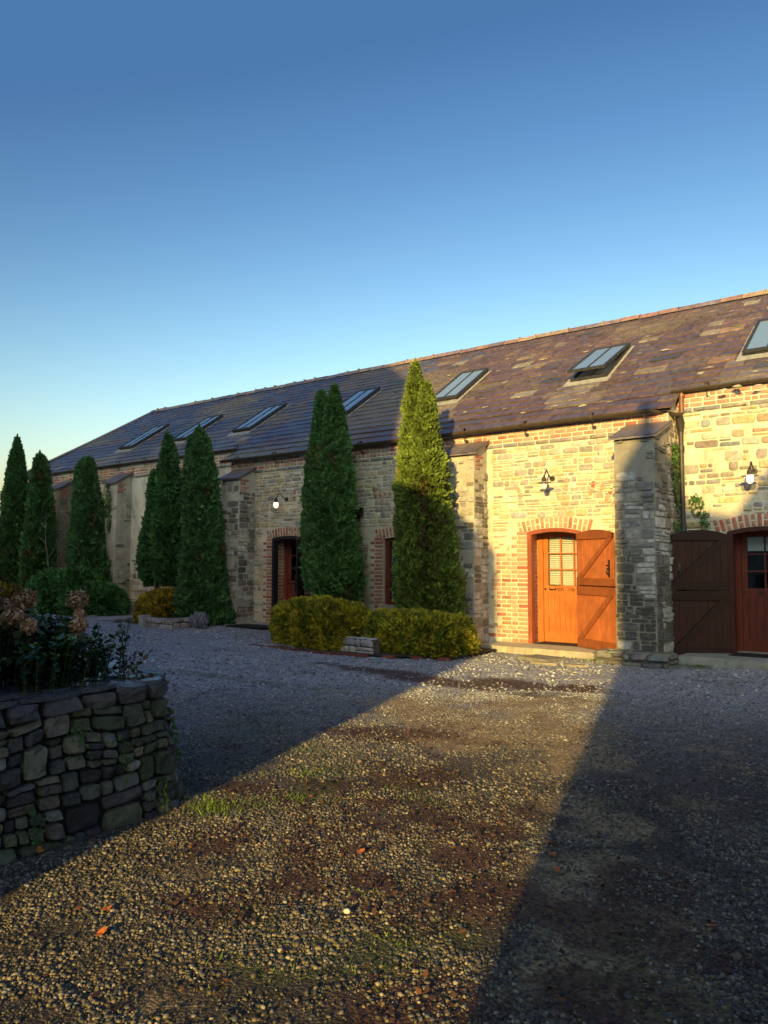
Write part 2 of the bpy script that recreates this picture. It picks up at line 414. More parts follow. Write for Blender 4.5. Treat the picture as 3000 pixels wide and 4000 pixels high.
dressing(openings_right[0], frr, .34, .42, left=False, zbase=0, tint=(.42, .14, .09)).build('brick_surround', barn)
for (cx, cz, rad, angs) in ((-6.15, .95, 2.0, (-.36, .1, .34, .42, .50, .58, .66)), (-10.1, 1.2, 1.85, (-.18, -.11, -.04, .03)), (-13.1, 1.25, 1.85, (.09, .22))):
    mb = MB()
    for a in angs:
        for k in (0, 1):
            if k and rng.random() < .3: continue
            g = lambda u, z_, d_, a=a: (cx + (rad + z_) * math.sin(a) + u * math.cos(a), -d_, cz + (rad + z_) * math.cos(a) - u * math.sin(a))
            brick(mb, g, (-.045, .045, k * .14, k * .14 + .135), tint=(.42, .3, .2), d=.014)
    mb.build('relieving_arch', barn)

# buttresses
def stain_butt(dark):
    def s(u, z, c):
        n = float(fbm(u * 2.2, z * 1.4, 31, 3)); g = sum(c) / 3; c = mixc(c, (g, g * .98, g * .94), .6)
        t = dark * float(smooth(2.6, .4, z + (n - .5) * 2)); c = mixc(c, (.07, .07, .065), t * .8)
        if n > .56 and z < 2.6: c = mixc(c, (.55, .55, .52), .6)
        if n < .4: c = mixc(c, (.04, .04, .035), .5)
        return c
    return s
def buttress(x0, x1, Yw, p, zf, zb, dark, keep, mort, ivy=0, bat=.06, brickcorner=True, row=(.07, .19)):
    y0 = Yw - p; mb = MB()
    def front(u, z, d): return (u, y0 - d - bat * (1 - z / zf), z)
    def side(u, z, d):
        k = (Yw - u) / p
        return (x1 + d, u - bat * (1 - z / zf) * k, z)
    def sidel(u, z, d):
        k = (Yw - u) / p
        return (x0 - d, u - bat * (1 - z / zf) * k, z)
    mb.poly([front(x0, -.3, 0), front(x1, -.3, 0), front(x1, zf, 0), front(x0, zf, 0)], mort, 'mortar')
    mb.poly([side(y0, -.3, 0), side(Yw, -.3, 0), side(Yw, zb, 0), side(y0, zf, 0)], mort, 'mortar')
    mb.poly([sidel(Yw, -.3, 0), sidel(y0, -.3, 0), sidel(y0, zf, 0), sidel(Yw, zb, 0)], mort, 'mortar')
    st = stain_butt(dark); PB = [(.33, .31, .27), (.28, .27, .25), (.38, .36, .31), (.22, .22, .21), (.34, .30, .22), (.25, .2, .16)]
    fill(mb, front, [(x0, x1, -.05, zf - .02)], [], PB, keep, row=row, wid=(.12, .4), stain=st, d=.022, rough=True)
    fill(mb, side, [(y0, Yw, -.05, zf - .3 if brickcorner else zf)], [], PB, lambda u, z: min(1, keep(u, z) + .25), row=row, wid=(.12, .34), stain=st, d=.022, rough=True)
    if brickcorner:
        for k in range(4): brick(mb, side, (y0 + .02, y0 + .22 + (k % 2) * .1, zf - .3 + k * .078, zf - .3 + (k + 1) * .078), tint=(.35, .25, .18))
    b = mb.build('buttress', barn)
    mb = MB(); ov = .07
    n = 3; dy = (p + ov) / n
    sl = (zb - zf) / p
    for k in range(1):
        ya, yb = y0 - ov - bat * .2, Yw + .02
        za, zb_ = zf - sl * ov + .03, zb + .03
        c = (.13, .11, .12)
        P = [(x0 - ov, ya, za), (x1 + ov, ya, za), (x1 + ov, yb, zb_), (x0 - ov, yb, zb_)]
        T = [(x, y, z + .035) for x, y, z in P]
        mb.mesh(P + T, [(3, 2, 1, 0), (4, 5, 6, 7), (0, 1, 5, 4), (1, 2, 6, 5), (2, 3, 7, 6), (3, 0, 4, 7)], c, 'slate')
    xs = [x0 - ov, x0 + (x1 - x0) * .55, x1 + ov]
    for a, b2 in zip(xs, xs[1:]):
        T = [(a + .003, ya - .015, za + .04), (b2 - .003, ya - .015, za + .04), (b2 - .003, yb, zb_ + .05), (a + .003, yb, zb_ + .05)]
        mb.poly(T, jit((.14, .115, .12), .2), 'slate')
    cap = mb.build('cap', b)
    return b
rend = lambda a: (lambda u, z: patchy(u, z, 12, a))
buttress(-4.72, -4.05, 0, .8, 3.66, 3.98, 1.0, lambda u, z: 1 if z < 3.0 else .35, (.26, .24, .20), brickcorner=False, row=(.05, .2))
buttress(-8.32, -7.62, 0, .5, 3.72, 3.98, .35, lambda u, z: .25 if z > 2.9 else .7, (.42, .385, .31))
buttress(-11.7, -11.08, 0, .5, 3.72, 3.98, .3, rend(.6), (.40, .37, .3))
buttress(-14.95, -14.3, 0, .52, 3.68, 3.96, .65, lambda u, z: .3 if z > 2.9 else .8, (.43, .41, .36))
buttress(-17.45, -16.9, .5, .5, 4.0, 4.3, .8, rend(.4), (.2, .2, .17))
buttress(-20.85, -20.25, .5, .5, 4.0, 4.3, .3, rend(.12), (.42, .40, .34))
buttress(-24.0, -23.4, .5, .5, 4.0, 4.3, .8, rend(.3), (.27, .25, .19))
mb = MB()
for (a, b, c, e) in layout(-4.95, -3.75, -.05, .17, (.07, .12), (.14, .34)):
    stone_face(mb, lambda u, z, d: (u, -1.22 - d, z), (a, b, c, e), jit((.17, .165, .15), .35), .05, .012, rnd=.9)
for (a, b, c, e) in layout(-1.22, -.85, -.05, .17, (.07, .12), (.14, .34)):
    stone_face(mb, lambda u, z, d: (-3.75 + d, u, z), (a, b, c, e), jit((.17, .165, .15), .35), .05, .012, rnd=.9)
    stone_face(mb, lambda u, z, d: (-4.95 - d, u, z), (a, b, c, e), jit((.17, .165, .15), .35), .05, .012, rnd=.9)
mb.box(-4.94, -3.76, -1.21, -.8, -.1, .16, (.1, .1, .09), 'stone')
for (a, b, c, e) in layout(-4.95, -3.72, -1.26, -.85, (.14, .3), (.2, .5)):
    stone_face(mb, lambda u, z, d: (u, z, .16 + d), (a, b, c, e), jit((.15, .15, .12), .3), .03, .01, rnd=.9)
mb.build('footing', barn)

# ------------------------------------------------------------------ roof
def rp(x, s, off=0):
    return (x, EY + s * math.cos(TH) - off * math.sin(TH), EZ + s * math.sin(TH) + off * math.cos(TH))
SR = 5.07 / math.cos(TH); SL = .74
XL0, XL1 = -26.95, -25.35
mb = MB()
deck = (.05, .045, .045)
mb.poly([rp(-15.38, 0), rp(-3.98, 0), rp(-3.98, SL), rp(-15.38, SL)], deck, 'slate')
mb.poly([rp(XL0, SL), rp(5.3, SL), rp(5.3, SR), rp(XL1, SR)], deck, 'slate')
yb = 2 * 4.95 - .4
mb.poly([(5.3, yb, 4.62), (XL0, yb, 4.62), (XL1, 4.95, 7.55), (5.3, 4.95, 7.55)], (.12, .1, .1), 'slate')
mb.poly([(XL0, yb, 4.62), (XL0, .36, 4.66), (XL1, 4.95, 7.55)], (.12, .1, .1), 'slate')
for xx in (-15.38, -3.98):   # verge ends of the lower strip of roof
    mb.poly([rp(xx, 0, -.05), rp(xx, SL, -.05), rp(xx, SL, .03), rp(xx, 0, .03)], (.06, .05, .05), 'slate')
mb.poly([rp(-15.38, 0, -.05), rp(-3.98, 0, -.05), rp(-3.98, SL + .1, -.05), rp(-15.38, SL + .1, -.05)], deck, 'slate')
mb.poly([(XL0, .38, 4.6), (5.3, .38, 4.6), (5.3, .55, 4.6), (XL0, .55, 4.6)], deck, 'slate')
SL_PAL = [(.098, .062, .064), (.11, .068, .064), (.085, .058, .064), (.095, .064, .07), (.125, .08, .066), (.085, .062, .07), (.105, .066, .062)]
SL_ODD = [(.22, .14, .09), (.20, .16, .11), (.055, .052, .062), (.24, .22, .17)]
SKY = [(-22.5, .75), (-19.72, .75), (-16.9, .75), (-13.35, .75), (-10.0, .75), (-6.5, .78), (-3.15, .8)]
S0, S1 = 2.02, 3.72
s = 0; row = 0
while s < SR - .05:
    h = .33 - .07 * s / SR
    if s + h > SR - .1: h = SR - s
    s1 = min(s + h + .015, SR)
    if s < SL - .1: spans = [(-15.42, -3.94)]
    else: spans = [(XL0 + (XL1 - XL0) * max(0, (s - SL)) / (SR - SL), 5.3)]
    for (a, b) in spans:
        x = a - rng.uniform(0, .3)
        while x < b:
            w = rng.uniform(.32, .62) if s < 3.5 else rng.uniform(.26, .5)
            x0, x1 = max(x, a), min(x + w, b); x += w
            if x1 - x0 < .03: continue
            n = float(fbm(x0 * .35, s * .8, 77, 3))
            c = rng.choice(SL_PAL)
            if rng.random() < .06: c = rng.choice(SL_ODD)
            if rng.random() < .75 * float(smooth(-9.5, -14, x0)): c = rng.choice([(.055, .066, .12), (.048, .06, .11), (.068, .074, .12), (.058, .06, .105)])  # bluer slates to the left: blue shade of that side put into the colour
            c = jit(c, .14)
            if n > .53: c = mixc(c, (.15, .115, .075), min(1, (n - .53) * 5))
            for (sx, sw) in SKY:   # weather streaks below the roof lights
                if sx - .2 < (x0 + x1) / 2 - (S0 - s) * .0 < sx + sw + .25 and 0 < S0 - s < 1.5: c = mixc(c, (.27, .24, .20), .45 * rng.random())
            t = .018 + rng.random() * .01; g = .005
            P = [rp(x0 + g, s - .012 * rng.random(), .004), rp(x1 - g, s - .012 * rng.random(), .004)]
            T = [rp(x0 + g, s - .01 * rng.random(), t + .012), rp(x1 - g, s - .01 * rng.random(), t + .012), rp(x1 - g, s1, .006), rp(x0 + g, s1, .006)]
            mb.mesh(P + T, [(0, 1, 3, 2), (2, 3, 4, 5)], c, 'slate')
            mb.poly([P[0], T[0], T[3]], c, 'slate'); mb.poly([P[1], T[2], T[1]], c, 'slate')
    s += h; row += 1
# lichen crusts
for _ in range(170):
    x = rng.uniform(-15, 2); s = rng.uniform(.1, 4.5); r0 = rng.uniform(.02, .07)
    pts = [rp(x + math.cos(a) * r0 * rng.uniform(.6, 1.7), s + math.sin(a) * r0 * rng.uniform(.4, 1), .031 + rng.random() * .002) for a in np.arange(0, 6.2, .7)]
    mb.poly(pts, jit(rng.choice([(.42, .38, .28), (.34, .3, .2), (.13, .15, .05)]), .2), 'stone')
roof = mb.build('roof', barn)
# ridge tiles
mb = MB(); x = XL1 - .1
while x < 5.3:
    w = .46; c = jit(rng.choice([(.24, .14, .10), (.18, .12, .11), (.28, .19, .12), (.15, .12, .12)]), .2)
    x1 = min(x + w - .012, 5.3); dz = rng.uniform(-.008, .008)
    pts = [(-.17, -.085), (-.14, -.05), (-.05, .045), (0, .06), (.05, .045), (.14, -.05), (.17, -.085)]
    for (a, b), (a2, b2) in zip(pts, pts[1:]):
        mb.poly([(x, 4.95 + a, 7.57 + b + dz), (x1, 4.95 + a, 7.57 + b + dz), (x1, 4.95 + a2, 7.57 + b2 + dz), (x, 4.95 + a2, 7.57 + b2 + dz)], c, 'slate')
    mb.box(x1 - .004, x1 + .02, 4.80, 5.1, 7.50, 7.625, (.3, .25, .18), 'mortar') if rng.random() < .3 else None
    x += w
mb.tube([(XL1 - .05, 4.93, 7.55), ((XL0 + XL1) / 2, 2.7, 6.12), (XL0, .42, 4.7)], .05, 8, (.12, .1, .1), 'slate')
mb.build('ridge', barn)

# roof lights
def skylight(x, w, open_=0.0):
    mb = MB(); c = (.03, .03, .032)
    def P(a, b, off): return rp(x + a, S0 + b, off)
    L_ = S1 - S0
    fr = lambda px, py, pz: P(px, py, pz)
    mb.box(-.0, .05, 0, L_, .0, .075, c, 'iron', fr); mb.box(w - .05, w, 0, L_, .0, .075, c, 'iron', fr)
    mb.box(.05, w - .05, 0, .05, .0, .075, c, 'iron', fr); mb.box(.05, w - .05, L_ - .05, L_, .0, .075, c, 'iron', fr)
    o = mb.build('skylight', barn)
    if open_:
        mb = MB(); mb.poly([P(.05, .05, .035), P(w - .05, .05, .035), P(w - .05, L_ - .05, .035), P(.05, L_ - .05, .035)], (.6, .56, .45), 'mortar'); mb.box(w / 2 - .01, w / 2 + .01, .05, L_, .036, .045, (.05, .05, .05), 'iron', fr); mb.build('reveal', o)
    ca, sa = math.cos(open_), math.sin(open_)
    def Q(a, b, off):   # sash hinged at its top edge
        bb = L_ - b; return P(a, L_ - (bb * ca + off * sa * 0) + off * sa, .08 + bb * sa + off * ca)
    mb = MB(); fq = lambda px, py, pz: Q(px, py, pz)
    mb.box(-.01, .045, -.02, L_ + .02, 0, .05, c, 'iron', fq); mb.box(w - .045, w + .01, -.02, L_ + .02, 0, .05, c, 'iron', fq)
    mb.box(.045, w - .045, -.02, .04, 0, .05, c, 'iron', fq); mb.box(.045, w - .045, L_ - .05, L_ + .02, 0, .05, c, 'iron', fq)
    mb.box(w / 2 - .014, w / 2 + .014, .04, L_ - .05, 0.006, .045, c, 'iron', fq)
    mb.build('frame', o)
    mb = MB(); mb.box(.045, w - .045, .04, L_ - .05, .012, .028, (.1, .1, .1), 'skyglass', fq); mb.build('glass', o)
    mb = MB()
    ff = lambda px, py, pz: P(px, py, pz)
    mb.box(-.09, w + .09, -.24, -.025, .026, .034, (.3, .3, .3), 'lead', ff)
    mb.box(-.09, -.015, -.02, L_ + .05, .026, .034, (.3, .3, .3), 'lead', ff); mb.box(w + .015, w + .08, -.02, L_ + .05, .026, .034, (.3, .3, .3), 'lead', ff)
    mb.build('flashing', o)
for i, (x, w) in enumerate(SKY): skylight(x, w, R(5) if i == 5 else 0)

# gutters and pipes
IR = (.05, .036, .022)
def gutter(pts, brk=True):
    mb = MB(); r0 = .062
    for a, b in zip(pts, pts[1:]):
        a = Vector(a); b = Vector(b); d = (b - a).normalized(); sd = Vector((0, 0, 1)).cross(d).normalized()
        n = 8
        for rr, fl in ((r0, 0), (r0 - .008, 1)):
            V = []
            for p in (a, b):
                for k in range(n + 1):
                    t = math.pi * k / n; V.append(p + sd * math.cos(t) * rr - Vector((0, 0, 1)) * math.sin(t) * rr)
            mb.mesh(V, [(k, k + 1, n + 2 + k, n + 1 + k) for k in range(n)], IR, 'iron', True)
        L_ = (b - a).length; k = .6
        while k < L_ and brk:
            p = a + d * k; mb.tube([p + sd * 0 + Vector((0, 0, -r0)), p + Vector((0, 0, -.15)), p + Vector((0, .1, -.17))], .007, 6, (.02, .015, .012), 'iron')
            mb.box(p.x - .03, p.x + .03, p.y + .06, p.y + .11, p.z - .19, p.z - .16, (.03, .02, .015), 'iron')
            t2 = [p + d * q for q in (-.03, .03)]; mb.tube(t2, r0 + .006, 12, IR, 'iron', cap=False); k += 1.35
    return mb.build('gutter', barn)
gutter([(-15.4, -.17, 4.25), (-4.35, -.17, 4.25)])
gutter([(-4.35, -.17, 4.25), (-3.93, .22, 4.19)], False)
gutter([(-4.12, .44, 4.66), (3, .44, 4.66)])
gutter([(-26.9, .44, 4.66), (-15.45, .44, 4.66)])
mb = MB(); PX, PY = -3.95, .36
mb.tube([(PX, PY + .08, 4.6), (PX, PY + .08, 4.42), (PX, PY + .08, 4.24)], .042, 12, (.16, .07, .035), 'iron')
mb.tube([(PX, PY + .08, 4.57), (PX, PY + .08, 4.52)], .058, 12, (.16, .07, .035), 'iron')
mb.tube([(PX, PY - .1, 4.2), (PX, PY - .02, 4.05), (PX, PY + .0, 3.9)], [.06, .075, .05], 12, (.03, .025, .02), 'iron')
mb.tube([(PX, PY, 3.92), (PX, PY, .05)], .042, 12, (.035, .028, .026), 'iron')
for z in (3.6, 2.2, .9): mb.tube([(PX, PY, z - .04), (PX, PY, z + .04)], .055, 12, (.035, .028, .026), 'iron')
mb.build('downpipe', barn)

# ------------------------------------------------------------------ joinery
PR = (.30, .075, .028)       # red-brown paint
PD = (.33, .085, .028)
def arched_frame(o, Y, col, name='door_frame', w=.085, dep=.10, bottom=True):
    x0, x1, z0, z1, rise = o; mb = MB()
    mb.box(x0, x0 + w, Y - .035, Y + dep, z0, z1 + .0, col, 'paint'); mb.box(x1 - w, x1, Y - .035, Y + dep, z0, z1, col, 'paint')
    n = 10
    for i in range(n):
        a, b = x0 + (x1 - x0) * i / n, x0 + (x1 - x0) * (i + 1) / n
        za, zb = arch_z(o, a), arch_z(o, b)
        P = [(a, Y - .036, za - .06), (b, Y - .036, zb - .06), (b, Y + dep, zb - .06), (a, Y + dep, za - .06)]
        T = [(a, Y - .036, za + .012), (b, Y - .036, zb + .012), (b, Y + dep, zb + .012), (a, Y + dep, za + .012)]
        mb.mesh(P + T, [(0, 3, 2, 1), (4, 5, 6, 7), (0, 1, 5, 4), (2, 3, 7, 6)], col, 'paint')
    return mb.build(name, barn)
def text_mesh(txt, size, loc, parent, ext=.003):
    c = bpy.data.curves.new('numeral', 'FONT'); c.body = txt; c.size = size; c.extrude = ext; c.offset = -.001
    t = bpy.data.objects.new('tmp_text', c); COL.objects.link(t); bpy.context.view_layer.update()
    me = bpy.data.meshes.new_from_object(t.evaluated_get(bpy.context.evaluated_depsgraph_get()))
    bpy.data.objects.remove(t); me.materials.clear(); me.materials.append(M['black'])
    o = bpy.data.objects.new('numeral', me); COL.objects.link(o); o.location = loc; o.rotation_euler = (R(90), 0, 0)
    bpy.context.view_layer.update()
    if parent: o.parent = parent; o.matrix_parent_inverse = parent.matrix_world.inverted()
    return o
def glazed_door(o, Y, nums, blind, col=PD, grooves=7, arrow=True, knob_left=True):
    x0, x1, z0, z1, rise = o; X0, X1 = x0 + .12, x1 + .02; zb = z0 + .02; zt_ = z1 + rise - .03; zr = 1.17; zg = 1.22
    mb = MB()
    mb.box(x0, X0 - .004, Y - .03, Y + .08, z0, zt_, col, 'paint')     # inner frame
    mb.box(X0, X0 + .09, Y, Y + .05, zb, zt_ - .02, col, 'paint'); mb.box(X1 - .09, X1, Y, Y + .05, zb, zt_ - .02, col, 'paint')
    mb.box(X0 + .09, X1 - .09, Y, Y + .05, 1.02, zr, col, 'paint'); mb.box(X0 + .09, X1 - .09, Y, Y + .05, zb, zb + .2, col, 'paint')
    mb.box(X0 + .09, X1 - .09, Y, Y + .05, zt_ - .12, zt_ - .02, col, 'paint')
    n = grooves; wp = (X1 - X0 - .18) / n
    for i in range(n):
        a = X0 + .09 + wp * i; mb.box(a + .004, a + wp - .004, Y + .012, Y + .04, zb + .2, 1.02, jit(col, .04), 'paint')
    mb.box(X0 + .09, X1 - .09, Y + .02, Y + .045, zb + .2, 1.02, mixc(col, (0, 0, 0), .4), 'paint')
    d = mb.build('door', barn)
    gx0, gx1, gz0, gz1 = X0 + .09, X1 - .09, zr, zt_ - .12
    mb = MB(); mb.box(gx0, gx1, Y + .02, Y + .026, gz0, gz1, (.5, .5, .5), 'glass'); mb.build('glass', d)
    mb = MB()
    for i in (1, 2): x = gx0 + (gx1 - gx0) * i / 3; mb.box(x - .011, x + .011, Y - .002, Y + .045, gz0, gz1, col, 'paint')
    for i in (1, 2): z = gz0 + (gz1 - gz0) * i / 3; mb.box(gx0, gx1, Y + .001, Y + .042, z - .011, z + .011, col, 'paint')
    mb.build('glazing_bars', d)
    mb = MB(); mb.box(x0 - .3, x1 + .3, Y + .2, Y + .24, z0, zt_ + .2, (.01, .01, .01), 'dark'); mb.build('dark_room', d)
    if blind == 'slats':
        mb = MB(); z = gz0 + .02
        while z < gz1:
            mb.mesh([(gx0 + .005, Y + .055, z), (gx1 - .005, Y + .055, z), (gx1 - .005, Y + .078, z + .028), (gx0 + .005, Y + .078, z + .028)], [(0, 1, 2, 3)], (.7, .7, .6), 'blind'); z += .036
        for x in (gx0 + .17, gx1 - .17): mb.box(x, x + .012, Y + .05, Y + .053, gz0, gz1, (.5, .5, .5), 'blind')
        mb.build('blind', d)
        if nums[0].startswith('505'):
            mb = MB(); mb.box(gx0 + .26, gx1, Y + .1, Y + .12, gz0, gz1 - .14, (.6, .6, .6), 'blind'); mb.build('curtain', d)
    else:
        mb = MB(); mb.box(gx0, gx1, Y + .055, Y + .06, gz1 - .24, gz1, (.6, .6, .6), 'blind'); mb.build('blind', d)
    zz = 1.065
    text_mesh(nums[0], .1, (X0 + .27 if arrow else X0 + .22, Y - .004, zz), d); text_mesh(nums[1], .1, (X0 + .5, Y - .004, zz), d)
    mb = MB(); hx = X0 + .13 if arrow else X0 + .74
    mb.tube([(hx, Y - .02, zz + .035), (hx + .05, Y - .035, zz + .03), (hx + .11, Y - .02, zz + .035)], [.008, .011, .008], 8, (0, 0, 0), 'black')
    for q in (0, .11): mb.tube([(hx + q, Y, zz + .035), (hx + q, Y - .02, zz + .035)], .016, 8, (0, 0, 0), 'black')
    for q in (-.005, .115): mb.box(hx + q - .006, hx + q + .006, Y - .006, Y - .001, zz + .01, zz + .06, (0, 0, 0), 'black')
    mb.build('handle', d); mb = MB(); kx = X0 + .035
    mb.tube([(kx, Y - .001, zz + .035), (kx, Y - .012, zz + .035)], .02, 12, (0, 0, 0), 'black')
    mb.build('lock', d)
    return d
def leaf_door(hx, hy, ang, width, z0, z1, rise, col, sgn=1, flip=False):
    """outer stable door leaf; hinge at (hx,hy); runs from hinge in direction ang"""
    ca, sa = math.cos(ang), math.sin(ang)
    th = .045
    def T(a, b, z): return (hx + a * ca - b * sa * sgn, hy + a * sa + b * ca * sgn, z)
    def az(a): t = (a - width / 2) / (width / 2); return z1 + rise * (1 - t * t)
    split = z0 + (z1 - z0) * .545
    dk = tuple(v * .62 for v in col)
    outs = []
    lower = MB(); upper = MB()
    def board(mb, a0, a1, za, zb0, zb1, b0, b1, c):
        P = [T(a0, b0, za), T(a1, b0, za), T(a1, b1, za), T(a0, b1, za), T(a0, b0, zb0), T(a1, b0, zb1), T(a1, b1, zb1), T(a0, b1, zb0)]
        F = [(3, 2, 1, 0), (4, 5, 6, 7), (0, 1, 5, 4), (1, 2, 6, 5), (2, 3, 7, 6), (3, 0, 4, 7)]
        mb.mesh(P, F, c, 'paint')
    n = 8
    for i in range(n):
        a0, a1 = width * i / n + .002, width * (i + 1) / n - .002; c = jit(col, .06)
        board(lower, a0, a1, z0, split - .01, split - .01, 0, th * .6, c)
        board(upper, a0, a1, split + .01, az(a0), az(a1), 0, th * .6, c)
    B0, B1 = -.034, 0.0
    def rail(mb, za, zb): board(mb, -.005, width + .005, za, zb, zb, B0, B1, dk)
    rail(lower, z0 + .01, z0 + .16); rail(lower, split - .16, split - .012); rail(upper, split + .012, split + .14)
    m_ = 6
    for i in range(m_):
        a0, a1 = width * i / m_, width * (i + 1) / m_
        P = [T(a0, B0, z1 - .09), T(a1, B0, z1 - .09), T(a1, B1, z1 - .09), T(a0, B1, z1 - .09), T(a0, B0, az(a0) + .004), T(a1, B0, az(a1) + .004), T(a1, B1, az(a1) + .004), T(a0, B1, az(a0) + .004)]
        upper.mesh(P, [(3, 2, 1, 0), (4, 5, 6, 7), (0, 1, 5, 4), (2, 3, 7, 6)], dk, 'paint')
    def brace(mb, a0, zA, a1, zB, w_=.13):
        if flip: zA, zB = zB, zA
        if True:
            P = [T(a0, B0 + .002, zA), T(a0 + w_ * 1.1, B0 + .002, zA), T(a1, B0 + .002, zB - .0), T(a1 - w_ * 1.1, B0 + .002, zB)]
            Q = [T(a0, B1, zA), T(a0 + w_ * 1.1, B1, zA), T(a1, B1, zB), T(a1 - w_ * 1.1, B1, zB)]
            mb.mesh(P + Q, [(0, 1, 2, 3), (4, 7, 6, 5), (0, 4, 5, 1), (2, 6, 7, 3), (1, 5, 6, 2), (3, 7, 4, 0)], mixc(dk, col, .15), 'paint')
    brace(lower, .01, z0 + .161, width - .01, split - .161); brace(upper, .01, split + .141, width - .01, z1 - .091)
    lo = lower.build('door_leaf', barn); up_ = upper.build('door_leaf', barn)
    mb = MB(); a = width - .13; zc = split + .3
    mb.box(a - .02, a + .02, 0, 1, 0, 1, (0, 0, 0), 'black', fr=lambda X, y, z: T(X, -.008 + .008 * y, zc - .14 + z * .3))
    mb.tube([T(a, -.01, zc + .03), T(a, -.055, zc), T(a, -.06, zc - .05), T(a, -.01, zc - .1)], .011, 8, (0, 0, 0), 'black')
    mb.tube([T(a - .05, -.03, zc + .07), T(a + .02, -.03, zc + .07)], .008, 6, (0, 0, 0), 'black')
    mb.build('handle', up_)
    mb = MB()
    for zz, L_ in ((z0 + .25, .3), (split - .09, .3)):
        mb = MB(); mb.box(-.03, L_, 0, 1, 0, 1, (0, 0, 0), 'black', fr=lambda X, y, z, zz=zz: T(X, th * .6 + .001 + .006 * y, zz + z * .035)); mb.build('hinge', lo)
    mb = MB(); mb.box(-.03, .3, 0, 1, 0, 1, (0, 0, 0), 'black', fr=lambda X, y, z: T(X, th * .6 + .001 + .006 * y, z1 - .12 + z * .035)); mb.build('hinge', up_)
    return lo
PDK = (.04, .012, .009)
arched_frame(openings_mid[0], 0, (.02, .018, .022))
arched_frame(openings_mid[2], 0, (.26, .07, .035))
arched_frame(openings_right[0], .5, (.06, .018, .013))
glazed_door(openings_mid[0], .42, ('503', '504'), 'slats', (.22, .045, .03))
glazed_door(openings_mid[2], .42, ('505', '506'), 'slats', (.42, .13, .03))
glazed_door(openings_right[0], .92, ('507', '508'), 'roller', (.13, .028, .016), arrow=False)
leaf_door(-5.72, -.04, math.atan2(-.6, .93), 1.06, .09, 2.12, .07, (.40, .12, .04))
leaf_door(-3.26, .44, math.atan2(-.5, -.78), .93, .02, 2.08, .08, PDK, sgn=-1, flip=True)
leaf_door(-12.6, -.04, math.atan2(-.86, .6), 1.0, .12, 2.12, .06, (.02, .018, .022))
# window
o = openings_mid[1]; mb = MB(); x0, x1, z0, z1, rise = o; WC = (.16, .03, .02)
mb.box(x0, x0 + .06, .08, .17, z0, z1 + .04, WC, 'paint'); mb.box(x1 - .06, x1, .08, .17, z0, z1 + .04, WC, 'paint')
mb.box(x0 + .06, x1 - .06, .08, .17, z0, z0 + .07, WC, 'paint'); mb.box(x0 + .06, x1 - .06, .08, .17, z1 - .04, z1 + .06, WC, 'paint')
mb.box(x0 + .06, x1 - .06, .09, .15, 1.22, 1.28, WC, 'paint')
for a in (x0 + .06, x1 - .11): mb.box(a, a + .05, .092, .148, z0 + .07, z1 - .04, WC, 'paint')
win = mb.build('window', barn)
mb = MB(); mb.box(x0 + .1, x1 - .1, .12, .126, z0 + .07, z1 - .04, (.5, .5, .5), 'glass'); mb.build('glass', win)
mb = MB(); z = z0 + .1
while z < z1 - .06: mb.mesh([(x0 + .1, .16, z), (x1 - .1, .16, z), (x1 - .1, .18, z + .02), (x0 + .1, .18, z + .02)], [(0, 1, 2, 3)], (.7, .7, .6), 'blind'); z += .045
mb.build('blind', win)
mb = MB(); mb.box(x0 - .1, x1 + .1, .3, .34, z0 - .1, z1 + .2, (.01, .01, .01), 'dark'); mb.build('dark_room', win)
mb = MB(); mb.box(x0 - .08, x1 + .08, -.07, .1, z0 - .08, z0 - .005, (.3, .29, .26), 'flag'); mb.build('sill', win)
# door steps
def slab(x0, x1, y0, y1, z, name='door_step', parent=barn, c=(.42, .38, .30), h=.1):
    mb = MB(); n = 14; top = []; 
    def edge(t):
        if t < .5: return x0 + (x1 - x0) * t * 2, y0
        return x1 - (x1 - x0) * (t - .5) * 2, y1
    pts = [(x0 + (x1 - x0) * i / n, y0 + rng.uniform(-.03, .03)) for i in range(n + 1)] + [(x1, y1), (x0, y1)]
    T_ = [(x, y, z) for x, y in pts]; Bm = [(x, y - .02 if k <= n else y, z - h - .06) for k, (x, y) in enumerate(pts)]
    mb.poly(T_, c, 'flag')
    for i in range(len(pts)):
        j = (i + 1) % len(pts); mb.poly([Bm[i], Bm[j], T_[j], T_[i]], mixc(jit(c, .25), (.16, .17, .1), .35), 'flag')
    return mb.build(name, parent)
slab(-7.35, -4.86, -.78, .42, .085)
slab(-14.2, -12.4, -.55, .42, .13, c=(.33, .34, .32))
slab(-3.85, -.6, -.42, .92, .10, c=(.30, .30, .28))

